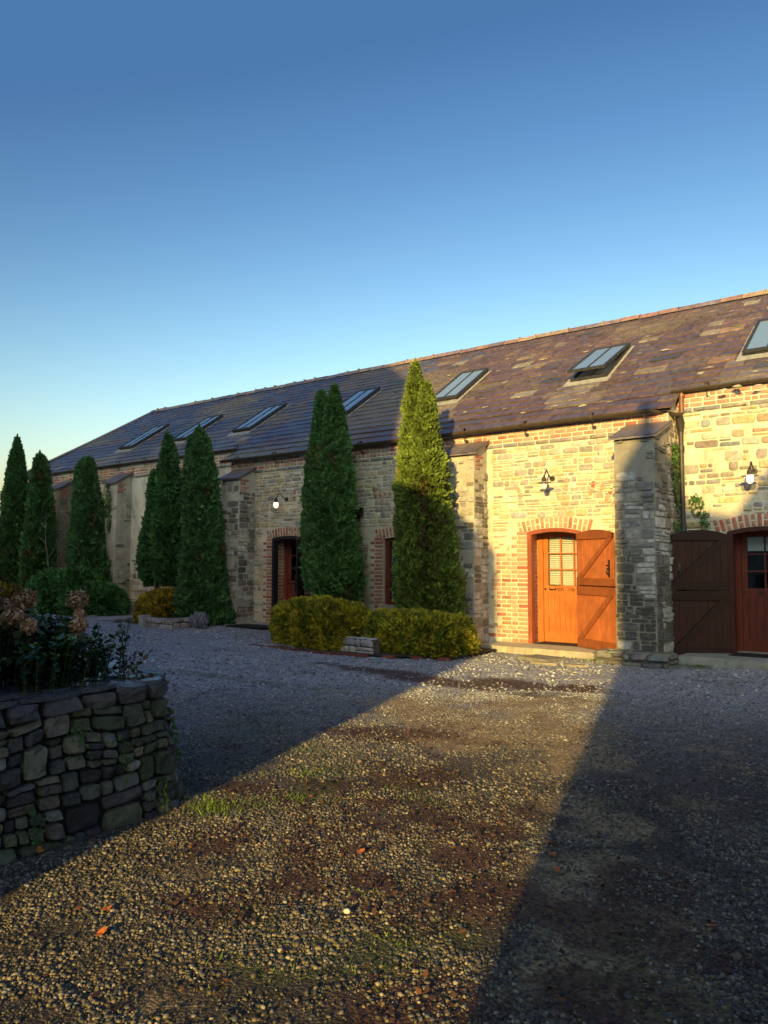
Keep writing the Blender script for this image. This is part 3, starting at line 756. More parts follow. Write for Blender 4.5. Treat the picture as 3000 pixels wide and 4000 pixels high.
# ------------------------------------------------------------------ lamps and box
def lamp(x, Y, z, lit, label):
    e = empty('wall_lamp', (x, Y, z), label, 'wall lamp', 'swan neck wall lamps over the doors')
    mb = MB(); K = (.04, .032, .026)
    mb.tube([(x, Y + .0, z), (x, Y - .03, z)], .05, 14, K, 'iron'); mb.build('wall_plate', e)
    mb = MB(); pts = []
    for i in range(13):
        t = i / 12; pts.append((x, Y - .03 - .33 * t, z + .05 * math.sin(t * math.pi * 1.0) - .02 * t + .11 * math.exp(-((t - .72) / .22) ** 2)))
    pts += [(x, Y - .375, z + .03), (x, Y - .378, z - .01)]
    mb.tube(pts, .012, 8, K, 'iron'); mb.build('swan_neck', e)
    c = (x, Y - .378, z)
    mb = MB(); mb.lathe(c, [(.0, .0), (.03, -.005), (.045, -.03), (.045, -.075), (.06, -.085)], 16, K, 'iron'); mb.build('lamp_holder', e)
    mb = MB(); mb.lathe(c, [(.05, -.085), (.1, -.095), (.14, -.108), (.142, -.112), (.1, -.1), (.05, -.092)], 24, (.35, .34, .3) if lit else (.3, .28, .24), 'iron'); mb.build('lamp_shade', e)  # disc paler on lit lamps, the glow put into its colour
    mb = MB(); mb.lathe(c, [(.05, -.092), (.056, -.12), (.057, -.17), (.048, -.205), (.028, -.228), (0, -.234)], 18, (1, 1, 1), 'bulb_on' if lit else 'bulb_off'); mb.build('glass_jar', e)
lamp(-13.17, 0, 3.15, 1, 'lit swan neck wall lamp left of the double tipped conifer by the dark doorway')
lamp(-6.21, 0, 3.19, 0, 'unlit swan neck wall lamp on the sunlit stone above the orange door')
lamp(-2.81, .5, 3.13, 1, 'glowing white wall lamp above the shaded doorway at the right edge')
lamp(-18.15, .5, 3.2, 0, 'dark wall lamp on pale render, half hidden behind a conifer')
mb = MB(); mb.box(-10.97, -10.78, -.12, 0, 2.64, 2.83, (.015, .015, .018), 'iron'); mb.box(-10.985, -10.765, -.13, 0, 2.83, 2.845, (.02, .02, .02), 'iron'); mb.tube([(-10.87, -.05, 2.64), (-10.87, -.03, 2.5)], .01, 6, (.02, .02, .02))
tag(mb.build('junction_box'), 'small black box fixed to the stone wall between the two tallest near conifers', 'wall box')

# ------------------------------------------------------------------ foliage
def sprays(P, Nrm, size, cols, n_tri=3, up=.5, spread=.7, aspect=.35):
    """small pointed blades in fans. P,N (n,3)"""
    n = len(P); Vs = []; Cs = []
    for k in range(n_tri):
        d = Nrm + nr.normal(0, spread, (n, 3)); d[:, 2] += up
        d /= np.linalg.norm(d, axis=1)[:, None] + 1e-9
        q = np.cross(d, nr.normal(0, 1, (n, 3))); q /= np.linalg.norm(q, axis=1)[:, None] + 1e-9
        L = size * nr.uniform(.6, 1.4, n)[:, None]; w = L * aspect * .5
        b = P - d * L * .25; V = np.stack([b - q * w * .5, b + d * L * .55 - q * w, b + d * L, b + d * L * .45 + q * w], 1)
        Vs.append(V.reshape(-1, 3)); Cs.append(cols * nr.uniform(.75, 1.25, n)[:, None])
    V = np.concatenate(Vs); C = np.concatenate(Cs); F = np.arange(len(V)).reshape(-1, 4)
    return V, F, C
def lathe_core(lobe, cy, shrink, seed, col, nseg=20):
    V = []; F = []
    zs = [p[0] for p in lobe]
    for i, (z, cx, r) in enumerate(lobe):
        for k in range(nseg):
            a = 2 * math.pi * k / nseg; V.append((cx + r * shrink * math.cos(a), cy + r * shrink * math.sin(a), z - (.08 if i == 0 else 0)))
    for i in range(len(lobe) - 1):
        for k in range(nseg): F.append((i * nseg + k, i * nseg + (k + 1) % nseg, (i + 1) * nseg + (k + 1) % nseg, (i + 1) * nseg + k))
    return np.array(V), np.array(F), np.tile(np.array(col), (len(F), 1))
def conifer(lobes, Y, dens, size, tint, label, base_z, seed, stems=1, wisp=1):
    cx = lobes[0][-1][1]
    e = empty('columnar_conifer', (cx, Y, base_z), label, 'conifer', 'columnar conifers along the barn wall')
    Vs = []; Fs = []; Cs = []; off = 0
    for li, lobe in enumerate(lobes):
        yy = Y - (.06 if li else 0)
        z = np.array([p[0] for p in lobe])[::-1]; X = np.array([p[1] for p in lobe])[::-1]; Rr = np.array([p[2] for p in lobe])[::-1]
        area = float(np.trapz(2 * np.pi * Rr, z)); n = int(area * dens)
        zz = nr.uniform(z[0] - .05, z[-1], n * 3); rr = np.interp(zz, z, Rr); keepm = nr.random(n * 3) < (rr + .04) / (Rr.max() + .04); zz = zz[keepm][:n * 2]; rr = rr[keepm][:n * 2]
        zz = zz[:n]; rr = rr[:n]; n = len(zz); a = nr.uniform(0, 2 * np.pi, n)
        ax = a * np.maximum(rr, .12)
        lump = .5 * fbm(a * 2.0 + seed, zz * 2.6, seed, 3) + .5 * vnoise(ax * 11 + seed, zz * 7 + .6 * np.sin(ax * 9), seed + 5) + .25 * (vnoise(ax * 24, zz * 16, seed + 9) - .5)
        f = .60 + .50 * lump + nr.uniform(-.12, .05, n)
        if wisp: f += .14 * (nr.random(n) < .04)
        r2 = rr * f + .012; cxx = np.interp(zz, z, X)
        P = np.stack([cxx + r2 * np.cos(a), yy + r2 * np.sin(a), zz], 1)
        N = np.stack([np.cos(a), np.sin(a), np.full(n, .3)], 1)
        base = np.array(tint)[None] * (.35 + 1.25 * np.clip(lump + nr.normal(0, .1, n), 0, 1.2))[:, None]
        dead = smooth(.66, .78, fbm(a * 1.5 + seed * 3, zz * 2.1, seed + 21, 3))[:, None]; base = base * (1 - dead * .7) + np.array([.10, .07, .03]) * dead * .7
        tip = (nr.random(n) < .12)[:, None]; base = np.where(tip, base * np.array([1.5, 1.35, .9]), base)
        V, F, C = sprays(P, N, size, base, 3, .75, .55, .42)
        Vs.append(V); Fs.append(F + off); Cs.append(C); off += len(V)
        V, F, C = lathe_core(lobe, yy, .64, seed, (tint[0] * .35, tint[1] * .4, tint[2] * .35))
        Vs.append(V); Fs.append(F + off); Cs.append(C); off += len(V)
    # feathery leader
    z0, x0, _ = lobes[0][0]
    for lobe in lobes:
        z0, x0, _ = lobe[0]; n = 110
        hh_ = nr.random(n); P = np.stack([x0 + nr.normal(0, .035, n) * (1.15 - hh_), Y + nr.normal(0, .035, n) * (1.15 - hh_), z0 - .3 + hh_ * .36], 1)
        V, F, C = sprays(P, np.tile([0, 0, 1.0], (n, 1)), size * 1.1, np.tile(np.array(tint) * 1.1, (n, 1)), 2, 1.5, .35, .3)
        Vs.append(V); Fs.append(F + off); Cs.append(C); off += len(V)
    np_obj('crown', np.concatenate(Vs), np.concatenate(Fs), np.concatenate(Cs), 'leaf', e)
    mb = MB(); zl = lobes[0][-1][0] + .5
    if stems == 1: mb.tube([(cx, Y, base_z - .1), (cx, Y, zl), (lobes[0][2][1], Y, lobes[0][2][0])], [.09, .07, .02], 8, (.12, .08, .05), 'bark')
    else:
        for k in range(stems):
            a = 2 * math.pi * k / stems; r0 = .16 + .1 * rng.random()
            mb.tube([(cx - .3 + r0 * math.cos(a) * .7, Y + r0 * math.sin(a), base_z - .1), (cx - .3 + r0 * math.cos(a) * 1.4, Y + r0 * math.sin(a), base_z + 1.5)], [.03, .02], 6, jit((.14, .10, .07), .3), 'bark')
    mb.build('trunk', e)
G1 = (.055, .14, .05)
TREES = {
'A': (-.6, [[(5.74, -25.11, 0.01), (5.52, -25.09, 0.064), (5.16, -25.09, 0.177), (4.39, -25.09, 0.307), (3.36, -25.05, 0.421), (2.09, -25.16, 0.502), (1.07, -25.26, 0.471), (0.4, -25.29, 0.42)]]),
'B': (-.7, [[(5.05, -23.45, 0.015), (4.81, -23.39, 0.162), (4.26, -23.35, 0.281), (3.28, -23.32, 0.373), (2.31, -23.33, 0.462), (1.58, -23.39, 0.493), (0.8, -23.48, 0.442), (0.3, -23.51, 0.4)]]),
'C': (-.3, [[(4.79, -21.29, 0.024), (4.49, -21.3, 0.17), (3.93, -21.37, 0.306), (3.45, -21.34, 0.395), (2.51, -21.2, 0.525), (1.58, -21.1, 0.627), (1.12, -21.04, 0.69), (0.3, -21.01, 0.69)], [(4.73, -21.58, 0.019), (4.51, -21.54, 0.152), (3.94, -21.52, 0.248)]]),
'D': (-.4, [[(5.08, -17.33, 0.017), (4.73, -17.28, 0.139), (4.1, -17.28, 0.252), (3.46, -17.27, 0.293), (2.83, -17.26, 0.372), (2.0, -17.24, 0.408), (1.58, -17.23, 0.426), (1.21, -17.19, 0.384), (1.04, -17.13, 0.249)], [(4.14, -17.77, 0.026), (3.91, -17.72, 0.145), (3.49, -17.7, 0.223), (2.85, -17.72, 0.25), (2.0, -17.84, 0.344), (1.58, -17.86, 0.364), (1.2, -17.83, 0.307), (1.03, -17.81, 0.169)]]),
'E': (-1.1, [[(4.91, -15.16, 0.015), (4.64, -15.08, 0.153), (4.25, -15.05, 0.252), (3.48, -15.0, 0.367), (2.72, -14.99, 0.436), (1.96, -14.96, 0.488), (1.21, -14.92, 0.563), (0.65, -14.88, 0.638), (0.31, -14.84, 0.674), (0.13, -14.81, 0.635)], [(4.71, -15.37, 0.015), (4.47, -15.31, 0.104), (3.88, -15.24, 0.221), (3.11, -15.17, 0.306)]]),
'F': (-.9, [[(5.43, -10.88, 0.025), (4.98, -10.89, 0.166), (4.27, -10.91, 0.301), (3.27, -10.93, 0.456), (2.26, -10.91, 0.508), (1.76, -10.84, 0.556), (1.17, -10.78, 0.553), (0.7, -10.72, 0.418)], [(5.33, -11.22, 0.031), (5.02, -11.19, 0.132), (4.3, -11.2, 0.223), (3.28, -11.23, 0.349), (2.27, -11.25, 0.368), (1.57, -11.24, 0.362), (1.07, -11.17, 0.31)]]),
'G': (-1.2, [[(5.49, -8.52, 0.018), (5.1, -8.52, 0.132), (4.73, -8.5, 0.208), (3.99, -8.42, 0.346), (3.09, -8.37, 0.478), (2.19, -8.31, 0.555), (1.31, -8.24, 0.63), (0.87, -8.18, 0.632), (0.4, -8.16, 0.547)], [(5.04, -8.22, 0.018), (4.78, -8.21, 0.107), (3.98, -8.26, 0.286), (3.08, -8.22, 0.408)]]),
}
TL = {'A': 'tall pointed dark conifer at the far left edge, slimmest of the row', 'B': 'dark conifer with a ragged top, second from the left edge',
 'C': 'broad dark conifer with blunt top rising from the spreading green juniper', 'D': 'double dark conifer with bare multiple stems behind the round golden bush',
 'E': 'dark conifer wide at its foot, standing in the stone edged bed beside the buttress', 'F': 'double tipped green conifer between the dark doorway and the window',
 'G': 'sunlit yellow green conifer with two tips, nearest and tallest against the slate roof'}
for i, (k, (Y, lobes)) in enumerate(TREES.items()):
    near = k in 'FG'
    conifer(lobes, Y, 2600 if near else 1500, .095 if near else .125, {'G': (.10, .145, .026), 'F': (.065, .15, .045), 'C': (.055, .14, .055)}.get(k, G1), TL[k], float(gz(lobes[0][-1][1], Y)), 100 + i * 7, 6 if k == 'D' else 1)

def shrub(name, label, cat, blobs, n, size, tint, tip, group=None, up=.5, aspect=.4, seed=1, tipf=.35, base=None, boxy=2.0, spread=.6):
    """blobs: (x,y,z,rx,ry,rz,rot)"""
    c0 = blobs[0]; e = empty(name, (c0[0], c0[1], 0), label, cat, group)
    Vs = []; Fs = []; Cs = []; off = 0
    tot = sum(b[3] * b[5] + b[3] * b[4] for b in blobs)
    for b in blobs:
        m = int(n * (b[3] * b[5] + b[3] * b[4]) / tot); d = nr.normal(0, 1, (m, 3)); d /= np.linalg.norm(d, axis=1)[:, None]
        q = (np.abs(d) ** (boxy * 1.0)).sum(1) ** (-1 / boxy); d2 = d * q[:, None]
        e3 = d2 * np.array(b[3:6])[None]; lump = .55 * fbm(d[:, 0] * 3.5 + seed + b[0], d[:, 1] * 3.5 + d[:, 2] * 3 + b[1], seed, 3) + .45 * vnoise(e3[:, 0] * 9 + e3[:, 1] * 5, e3[:, 2] * 9 + e3[:, 1] * 6, seed + 3)
        f = .84 + .3 * lump + nr.uniform(-.08, .04, m)
        p = d2 * f[:, None] * np.array(b[3:6])[None]; ca, sa = math.cos(b[6]), math.sin(b[6])
        P = np.stack([b[0] + p[:, 0] * ca - p[:, 1] * sa, b[1] + p[:, 0] * sa + p[:, 1] * ca, b[2] + p[:, 2]], 1)
        N = np.stack([d[:, 0] * ca - d[:, 1] * sa, d[:, 0] * sa + d[:, 1] * ca, d[:, 2]], 1)
        ok = P[:, 2] > gz(P[:, 0], P[:, 1]) + .0 if base is None else P[:, 2] > base
        P, N, l2 = P[ok], N[ok], lump[ok]
        g = np.clip(tipf + .9 * (l2 - .5) * 2 + .35 * N[:, 2] * 0 + nr.normal(0, .22, len(P)), 0, 1)[:, None]
        col = np.array(tint)[None] * (1 - g) + np.array(tip)[None] * g
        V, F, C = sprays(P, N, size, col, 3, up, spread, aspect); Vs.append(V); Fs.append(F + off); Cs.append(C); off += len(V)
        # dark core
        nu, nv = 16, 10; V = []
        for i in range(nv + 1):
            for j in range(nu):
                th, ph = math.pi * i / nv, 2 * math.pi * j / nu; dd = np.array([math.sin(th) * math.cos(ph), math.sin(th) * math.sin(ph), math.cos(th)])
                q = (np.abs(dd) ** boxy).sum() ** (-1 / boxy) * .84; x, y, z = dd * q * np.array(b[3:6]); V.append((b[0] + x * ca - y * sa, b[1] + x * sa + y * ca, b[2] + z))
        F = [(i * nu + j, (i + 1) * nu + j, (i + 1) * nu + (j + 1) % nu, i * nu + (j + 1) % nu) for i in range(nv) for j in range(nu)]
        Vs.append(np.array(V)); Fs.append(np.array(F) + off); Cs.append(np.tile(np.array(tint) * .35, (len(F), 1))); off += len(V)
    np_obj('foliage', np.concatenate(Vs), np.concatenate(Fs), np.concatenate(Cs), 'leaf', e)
    mb = MB()
    for k in range(5): mb.tube([(c0[0] + rng.uniform(-.12, .12), c0[1] + rng.uniform(-.1, .1), base or -.05), (c0[0] + rng.uniform(-.4, .4), c0[1] + rng.uniform(-.3, .3), (base or 0) + c0[5] * .8)], [.02, .01], 6, (.1, .07, .045), 'bark')
    mb.build('stem', e)
    return e
GT, GY = (.09, .12, .016), (.46, .38, .025)
shrub('hedge', 'clipped golden green hedge under the double tipped conifer, left of the two', 'hedge', [(-10.08, -2.2, .39, 1.12, .58, .48, R(-12))], 15000, .085, GT, GY, 'clipped hedges along the gravel', boxy=3.6, seed=3)
shrub('hedge', 'clipped golden green hedge beside the sunlit step, right of the two', 'hedge', [(-7.98, -1.95, .33, 1.1, .58, .38, R(-8))], 15000, .085, (.095, .13, .016), (.48, .40, .025), 'clipped hedges along the gravel', boxy=3.6, seed=9)
shrub('golden_bush', 'rounded golden bush in front of the bare stemmed double conifer', 'shrub', [(-16.0, -1.35, .4, .82, .6, .5, 0)], 7000, .1, (.10, .11, .016), (.42, .30, .025), boxy=2.3, seed=5)
shrub('juniper_bush', 'wide spreading dark green juniper at the foot of the blunt topped conifer', 'shrub', [(-20.3, -.7, .4, 1.15, .8, .62, 0), (-21.9, -1.0, .55, 1.0, .7, .75, 0), (-20.9, -.8, .9, .8, .6, .55, 0)], 9000, .17, (.035, .11, .036), (.07, .22, .06), up=.35, seed=6, aspect=.3)
shrub('golden_bush', 'low yellow green bush at the far left behind the dried flower heads', 'shrub', [(-25.3, -2.0, .4, 1.6, .6, .55, 0), (-23.0, -1.9, .45, .8, .6, .5, 0)], 7000, .14, (.055, .075, .012), (.22, .2, .02), seed=8)
shrub('distant_tree', 'dark mass of a tree beyond the far end of the barn', 'tree', [(-31, 2.5, 1.6, 2.2, 2, 1.7, 0)], 6000, .2, (.012, .02, .02), (.02, .035, .025), seed=12)
shrub('lavender', 'small silvery lavender clump on the stone bed edging by the conifer foot', 'plant', [(-14.25, -1.75, .26, .17, .15, .11, 0), (-14.05, -1.9, .2, .1, .1, .1, 0)], 260, .15, (.18, .2, .22), (.3, .32, .36), up=1.2, seed=13, spread=.4, aspect=.15)

# outbuilding beyond the far end
ob = empty('outbuilding', (-38, 6, 0), 'low dark roofed outbuilding at the far left, behind the slim conifer', 'building')
mb = MB(); mb.box(-44, -33, 5, 10, -.3, 2.7, (.14, .13, .12), 'mortar'); mb.build('wall', ob)
mb = MB()
mb.mesh([(-44.3, 4.7, 2.6), (-32.7, 4.7, 2.6), (-32.7, 7.5, 4.1), (-44.3, 7.5, 4.1), (-44.3, 10.3, 2.6), (-32.7, 10.3, 2.6)], [(0, 1, 2, 3), (3, 2, 5, 4), (1, 5, 2), (0, 3, 4)], (.1, .085, .1), 'slate'); r_ = mb.build('roof', ob)
mb = MB(); mb.box(-36.3, -35.9, 7.2, 7.7, 3.9, 4.95, (.2, .16, .12), 'mortar'); mb.build('chimney', r_)

# bare climber against the wall
mb = MB(); random.seed(3)
def twig(p, d, L, r0, depth):
    pts = [Vector(p)]; dd = Vector(d).normalized()
    for k in range(6):
        dd = (dd + Vector((rng.uniform(-.2, .2), rng.uniform(-.05, .05), rng.uniform(-.1, .15)))).normalized(); pts.append(pts[-1] + dd * L / 6)
    mb.tube(pts, [r0 * (1 - .12 * k) for k in range(7)], 5, (.16, .15, .13), 'bark')
    if depth:
        for k in (2, 3, 4, 5): twig(pts[k], (dd.x + rng.choice((-1, 1)) * rng.uniform(.6, 1.3), dd.y, dd.z * .6), L * .5, r0 * .5, depth - 1)
twig((-21.9, -1.05, .3), (-.2, 0, 1), 3.0, .022, 2)
tag(mb.build('bare_climber'), 'leafless grey climber stems between two dark conifers on the left', 'climber')

# ivy by the downpipe
def leaves_obj(name, P, N, size, cols, m='waxleaf', parent=None):
    n = len(P); q = np.cross(N, nr.normal(0, 1, (n, 3))); q /= np.linalg.norm(q, axis=1)[:, None]; t = np.cross(N, q)
    t /= np.linalg.norm(t, axis=1)[:, None]
    L = size * nr.uniform(.6, 1.3, n)[:, None]
    V = np.stack([P - q * L * .5, P - t * L * .38 - q * L * .1, P + q * L * .6 + N * L * .1, P + t * L * .38 - q * L * .1], 1).reshape(-1, 3)
    return V, np.arange(n * 4).reshape(-1, 4), cols
def ivy(label, spots, dens, size, seed):
    Ps = []; Ns = []
    for (x, y, z, rx, rz, nn) in spots:
        m = int(rx * rz * dens) + 20; a = nr.uniform(0, 6.28, m); r_ = np.sqrt(nr.random(m))
        X = x + rx * r_ * np.cos(a); Z = z + rz * r_ * np.sin(a) ; dp = nr.uniform(0, .05, m)
        if nn == 'f': Ps.append(np.stack([X, y - dp, Z], 1)); Ns.append(np.tile([0, -1., .3], (m, 1)))
        else: Ps.append(np.stack([x + dp, y + (X - x), Z], 1)); Ns.append(np.tile([1., -.2, .3], (m, 1)))
    P = np.concatenate(Ps); N = np.concatenate(Ns) + nr.normal(0, .35, (len(P), 3)); N /= np.linalg.norm(N, axis=1)[:, None]
    C = np.array([.05, .11, .02])[None] * nr.uniform(.4, 1.5, (len(P), 1))
    V, F, C = leaves_obj('', P, N, size, C)
    return tag(np_obj('ivy', V, F, C, 'waxleaf'), label, 'ivy')
ivy('bright green ivy hanging beside the iron downpipe above the dark buttress', [(-4.02, .2, 3.25, .2, .45, 's'), (-4.02, .28, 2.8, .12, .3, 's'), (-4.02, .15, 3.5, .12, .2, 's')], 3500, .055, 1)
ivy('dark ivy sprigs low on the downpipe, just over the brown door leaf', [(-3.74, .46, 2.62, .12, .2, 'f'), (-4.02, .2, 2.25, .16, .16, 's'), (-3.6, .46, 2.3, .08, .2, 'f'), (-4.02, .1, 1.85, .1, .12, 's')], 3000, .05, 2)
ivy('dark ivy tangle hanging under the cap of a rendered buttress', [(-20.7, -.03, 3.5, .22, .5, 'f'), (-20.55, -.03, 3.0, .1, .5, 'f')], 1600, .07, 3)
ivy('dark ivy sheet covering the buttress between two conifers', [(-17.2, -.04, 2.8, .3, 1.2, 'f'), (-16.86, .2, 2.9, .3, 1.1, 's')], 1500, .07, 4)

# ------------------------------------------------------------------ mats, cover, flags, bed edgings
def flat(name, label, cat, x0, x1, y0, y1, z, h, m, c=(.1, .1, .1), rot=0, group=None):
    mb = MB(); cx, cy = (x0 + x1) / 2, (y0 + y1) / 2; ca, sa = math.cos(rot), math.sin(rot)
    f = lambda x, y, zz: (cx + (x - cx) * ca - (y - cy) * sa, cy + (x - cx) * sa + (y - cy) * ca, zz)
    mb.box(x0 + .015, x1 - .015, y0 + .015, y1 - .015, z + h * .6, z + h, c, m, f); mb.box(x0, x1, y0, y1, z - .002, z + h * .6, c, m, f)
    return tag(mb.build(name), label, cat, group)
flat('doormat', 'black doormat on the sunlit step before the orange door', 'doormat', -6.62, -5.72, -.05, .38, .087, .014, 'mat', group='doormats')
flat('doormat', 'black doormat on the grey step at the right edge', 'doormat', -3.2, -2.3, .05, .5, .102, .014, 'mat', group='doormats')
flat('doormat', 'black doormat lying before the dark doorway beside the left hedge', 'doormat', -13.9, -12.7, -1.25, -.62, float(gz(-13.3, -1)) + .03, .015, 'mat', rot=R(5), group='doormats')
flat('drain_cover', 'flat grey square cover in the gravel before the sunlit step', 'drain cover', -6.15, -5.5, -1.62, -1.12, -.02, .045, 'flag', (.2, .19, .15), R(-15))
for k, (x, y, w, h) in enumerate(((-7.3, -1.35, .6, .22), (-5.5, -1.95, .5, .16), (-5.0, -1.9, .4, .2))):
    mb = MB(); pts = [(x + w / 2 * math.cos(a) * rng.uniform(.85, 1.1), y + h / 2 * math.sin(a) * rng.uniform(.8, 1.1)) for a in np.arange(0, 6.2, .6)]
    mb.poly([(a, b, .022) for a, b in pts], (.3, .28, .2), 'flag')
    for i in range(len(pts)): j = (i + 1) % len(pts); mb.poly([(*pts[i], -.03), (*pts[j], -.03), (*pts[j], .022), (*pts[i], .022)], (.25, .22, .16), 'flag')
    tag(mb.build('kerb_stone'), ['flat stone sunk in the gravel at the left end of the sunlit step', 'mossy flat stone in the gravel beyond the square cover', 'flat stone in the gravel nearest the rubble footing'][k], 'stone', 'flat stones in the gravel')
mb = MB()
for (a, b, c, e) in layout(-22.3, -19.3, -1.3, 1.2, (.3, .5), (.4, .8)):
    stone_face(mb, lambda u, z, d: (u, z, float(gz(u, z)) + .012 + d), (a, b, c, e), jit((.2, .22, .22), .2), .025, .03, rnd=.3, m='flag')
tag(mb.build('stone_path'), kind='structure')
for k in range(1):
    mb = MB()
    def edge(mb, x0, y0, x1, y1, h, rr=(.1, .16), cc=(.28, .28, .27), th=.2):
        L_ = math.hypot(x1 - x0, y1 - y0); dx, dy = (x1 - x0) / L_, (y1 - y0) / L_; nx, ny = dy, -dx; zb = float(gz((x0 + x1) / 2, (y0 + y1) / 2))
        f = lambda u, z, d: (x0 + dx * u + nx * d, y0 + dy * u + ny * d, zb + z)
        g = lambda u, z, d: (x0 + dx * u - nx * z, y0 + dy * u - ny * z, zb + h + d)
        mb.box(0, L_, 0, th, -.1, h - .005, (.1, .1, .09), 'stone', fr=lambda a, b, c: (x0 + dx * a - nx * b, y0 + dy * a - ny * b, zb + c))
        for q in layout(0, L_, -.03, h, rr, (.15, .4)): stone_face(mb, f, q, jit(cc, .3), .03, .008, rnd=.3)
        for q in layout(0, L_, 0, th, (.19, .2), (.2, .5)): stone_face(mb, g, q, jit(cc, .3), .015, .008, rnd=.3)
    edge(mb, -15.6, -2.35, -14.5, -2.3, .2); edge(mb, -14.5, -2.3, -14.45, -.7, .2)
    mb.box(-15.6, -14.55, -2.2, .0, 0, .27, (.06, .055, .04), 'soil')
    for (x, y) in ((-15.62, -2.42),): mb.box(x, x + .2, y, y + .2, 0, .38, (.3, .32, .28), 'flag')
    tag(mb.build('bed_edging'), 'low stone edging with an upright end slab round the conifer bed', 'stone edging')
    mb = MB(); edge(mb, -9.75, -2.75, -8.35, -2.75, .26, (.1, .17), (.34, .33, .31)); tag(mb.build('bed_edging'), 'broken low stone wall showing in the gap between the two hedges', 'stone edging')
mb = MB()
mb.poly([(-11.4, -3.0, .03), (-8.8, -3.2, .03), (-6.85, -2.5, .03), (-6.95, -.9, .03), (-7.4, -.1, .03), (-12, -.1, .03), (-12, -1.6, .03)], (.07, .05, .03), 'soil')
mb.poly([(-18, -2.0, .125), (-15.5, -2.0, .135), (-15.3, 0, .15), (-18, .4, .15)], (.07, .05, .03), 'soil')
tag(mb.build('bed_soil'), kind='structure')
mb = MB()
for (xa, ya, xb, yb_) in ((-11.4, -3.0, -8.9, -3.22), (-8.9, -3.22, -6.9, -2.6)):
    L_ = math.hypot(xb - xa, yb_ - ya); k = 0
    while k < L_:
        if rng.random() < .75:
            t = k / L_; x, y = xa + (xb - xa) * t, ya + (yb_ - ya) * t; a = math.atan2(yb_ - ya, xb - xa) + rng.uniform(-.3, .3)
            mb.box(0, .2, -.05, .05, 0, .045, jit((.2, .06, .04), .3), 'brick', fr=lambda p, q, z_: (x + p * math.cos(a) - q * math.sin(a), y + p * math.sin(a) + q * math.cos(a), z_))
        k += .24
tag(mb.build('brick_edging'), 'row of half sunk red bricks edging the hedge bed along the gravel', 'brick edging')

# ------------------------------------------------------------------ raised bed wall in the foreground
WH = .82
BED = [(-4.16, -13.2), (-4.17, -12.2), (-4.19, -11.3), (-4.21, -10.7), (-4.19, -10.35), (-4.26, -10.12), (-4.45, -9.93), (-4.75, -9.8), (-5.3, -9.68), (-6.2, -9.6), (-7.5, -9.7)]
seg = [0]
for a, b in zip(BED, BED[1:]): seg.append(seg[-1] + math.hypot(b[0] - a[0], b[1] - a[1]))
def bedp(u):
    u = min(max(u, 0), seg[-1] - 1e-6); i = next(k for k in range(len(seg) - 1) if seg[k + 1] > u); t = (u - seg[i]) / (seg[i + 1] - seg[i])
    def nrm(k):
        k = min(max(k, 0), len(BED) - 2); a, b = BED[k], BED[k + 1]; l = math.hypot(b[0] - a[0], b[1] - a[1]); return Vector(((b[1] - a[1]) / l, -(b[0] - a[0]) / l))
    n0 = (nrm(i - 1) + nrm(i)).normalized(); n1 = (nrm(i) + nrm(i + 1)).normalized()
    p = Vector(BED[i]).lerp(Vector(BED[i + 1]), t); n = n0.lerp(n1, t).normalized()
    return p, n
def bedf(u, z, d):
    p, n = bedp(u); q = p + n * (d + .0 - .13 * z / WH); return (q.x, q.y, z)
pw = empty('planter_wall', (-4.5, -11, 0), 'dark dry stone wall of a raised bed in the left foreground', 'stone wall')
rw = random.Random(21); mb = MB()
# backing
U = np.linspace(0, seg[-1], 60)
for a, b in zip(U, U[1:]): mb.poly([bedf(a, -.1, -.012), bedf(b, -.1, -.012), bedf(b, WH - .02, -.012), bedf(a, WH - .02, -.012)], (.02, .018, .015), 'soil')
PW = [(.08, .074, .064), (.10, .094, .078), (.065, .065, .062), (.13, .12, .085), (.14, .12, .09), (.05, .047, .043), (.18, .17, .13)]
def bstain(u, z, c):
    n = float(fbm(u * 3, z * 3, 51, 3)); 
    if n > .6: c = mixc(c, (.07, .10, .03), .4)
    return c
rows = []
def guillotine(u0, u1, z0, z1):
    w, h = u1 - u0, z1 - z0; asp = w / h
    if (w < .3 and h < .22 and asp < 4 and rw.random() < .28 and asp > .7) or (w < .15 and h < .09) or (h < .065 and w < .26):
        rows.append((u0, u1, z0, z1)); return
    if asp > rw.uniform(1.2, 2.1): m_ = u0 + w * rw.uniform(.36, .64); guillotine(u0, m_, z0, z1); guillotine(m_, u1, z0, z1)
    elif h > .08: m_ = z0 + h * rw.uniform(.34, .66); guillotine(u0, u1, z0, m_); guillotine(u0, u1, m_, z1)
    else: rows.append((u0, u1, z0, z1))
for za, zb in ((-.04, .2), (.2, .37), (.37, .56), (.56, WH - .12)):
    uu = -.1
    while uu < seg[-1]:
        w = rw.uniform(.2, .75); guillotine(max(uu, 0), min(uu + w, seg[-1]), za, zb); uu += w
for q in rows:
    c = jit(rw.choice(PW), .35, rw); c = bstain((q[0] + q[1]) / 2, (q[2] + q[3]) / 2, c)
    chipped_stone(mb, bedf, q, c, rw.uniform(.02, .045), .003, rw, warp=.06)
u = 0
while u < seg[-1]:    # big blocks of the top course
    w = rw.uniform(.16, .3); chipped_stone(mb, bedf, (u, u + w, WH - .125, WH - .012), jit((.085, .08, .08), .25, rw), rw.uniform(.035, .055), .007, rw, warp=.015); u += w
mb.build('rubble_face', pw)
mb = MB()    # flat coping slates
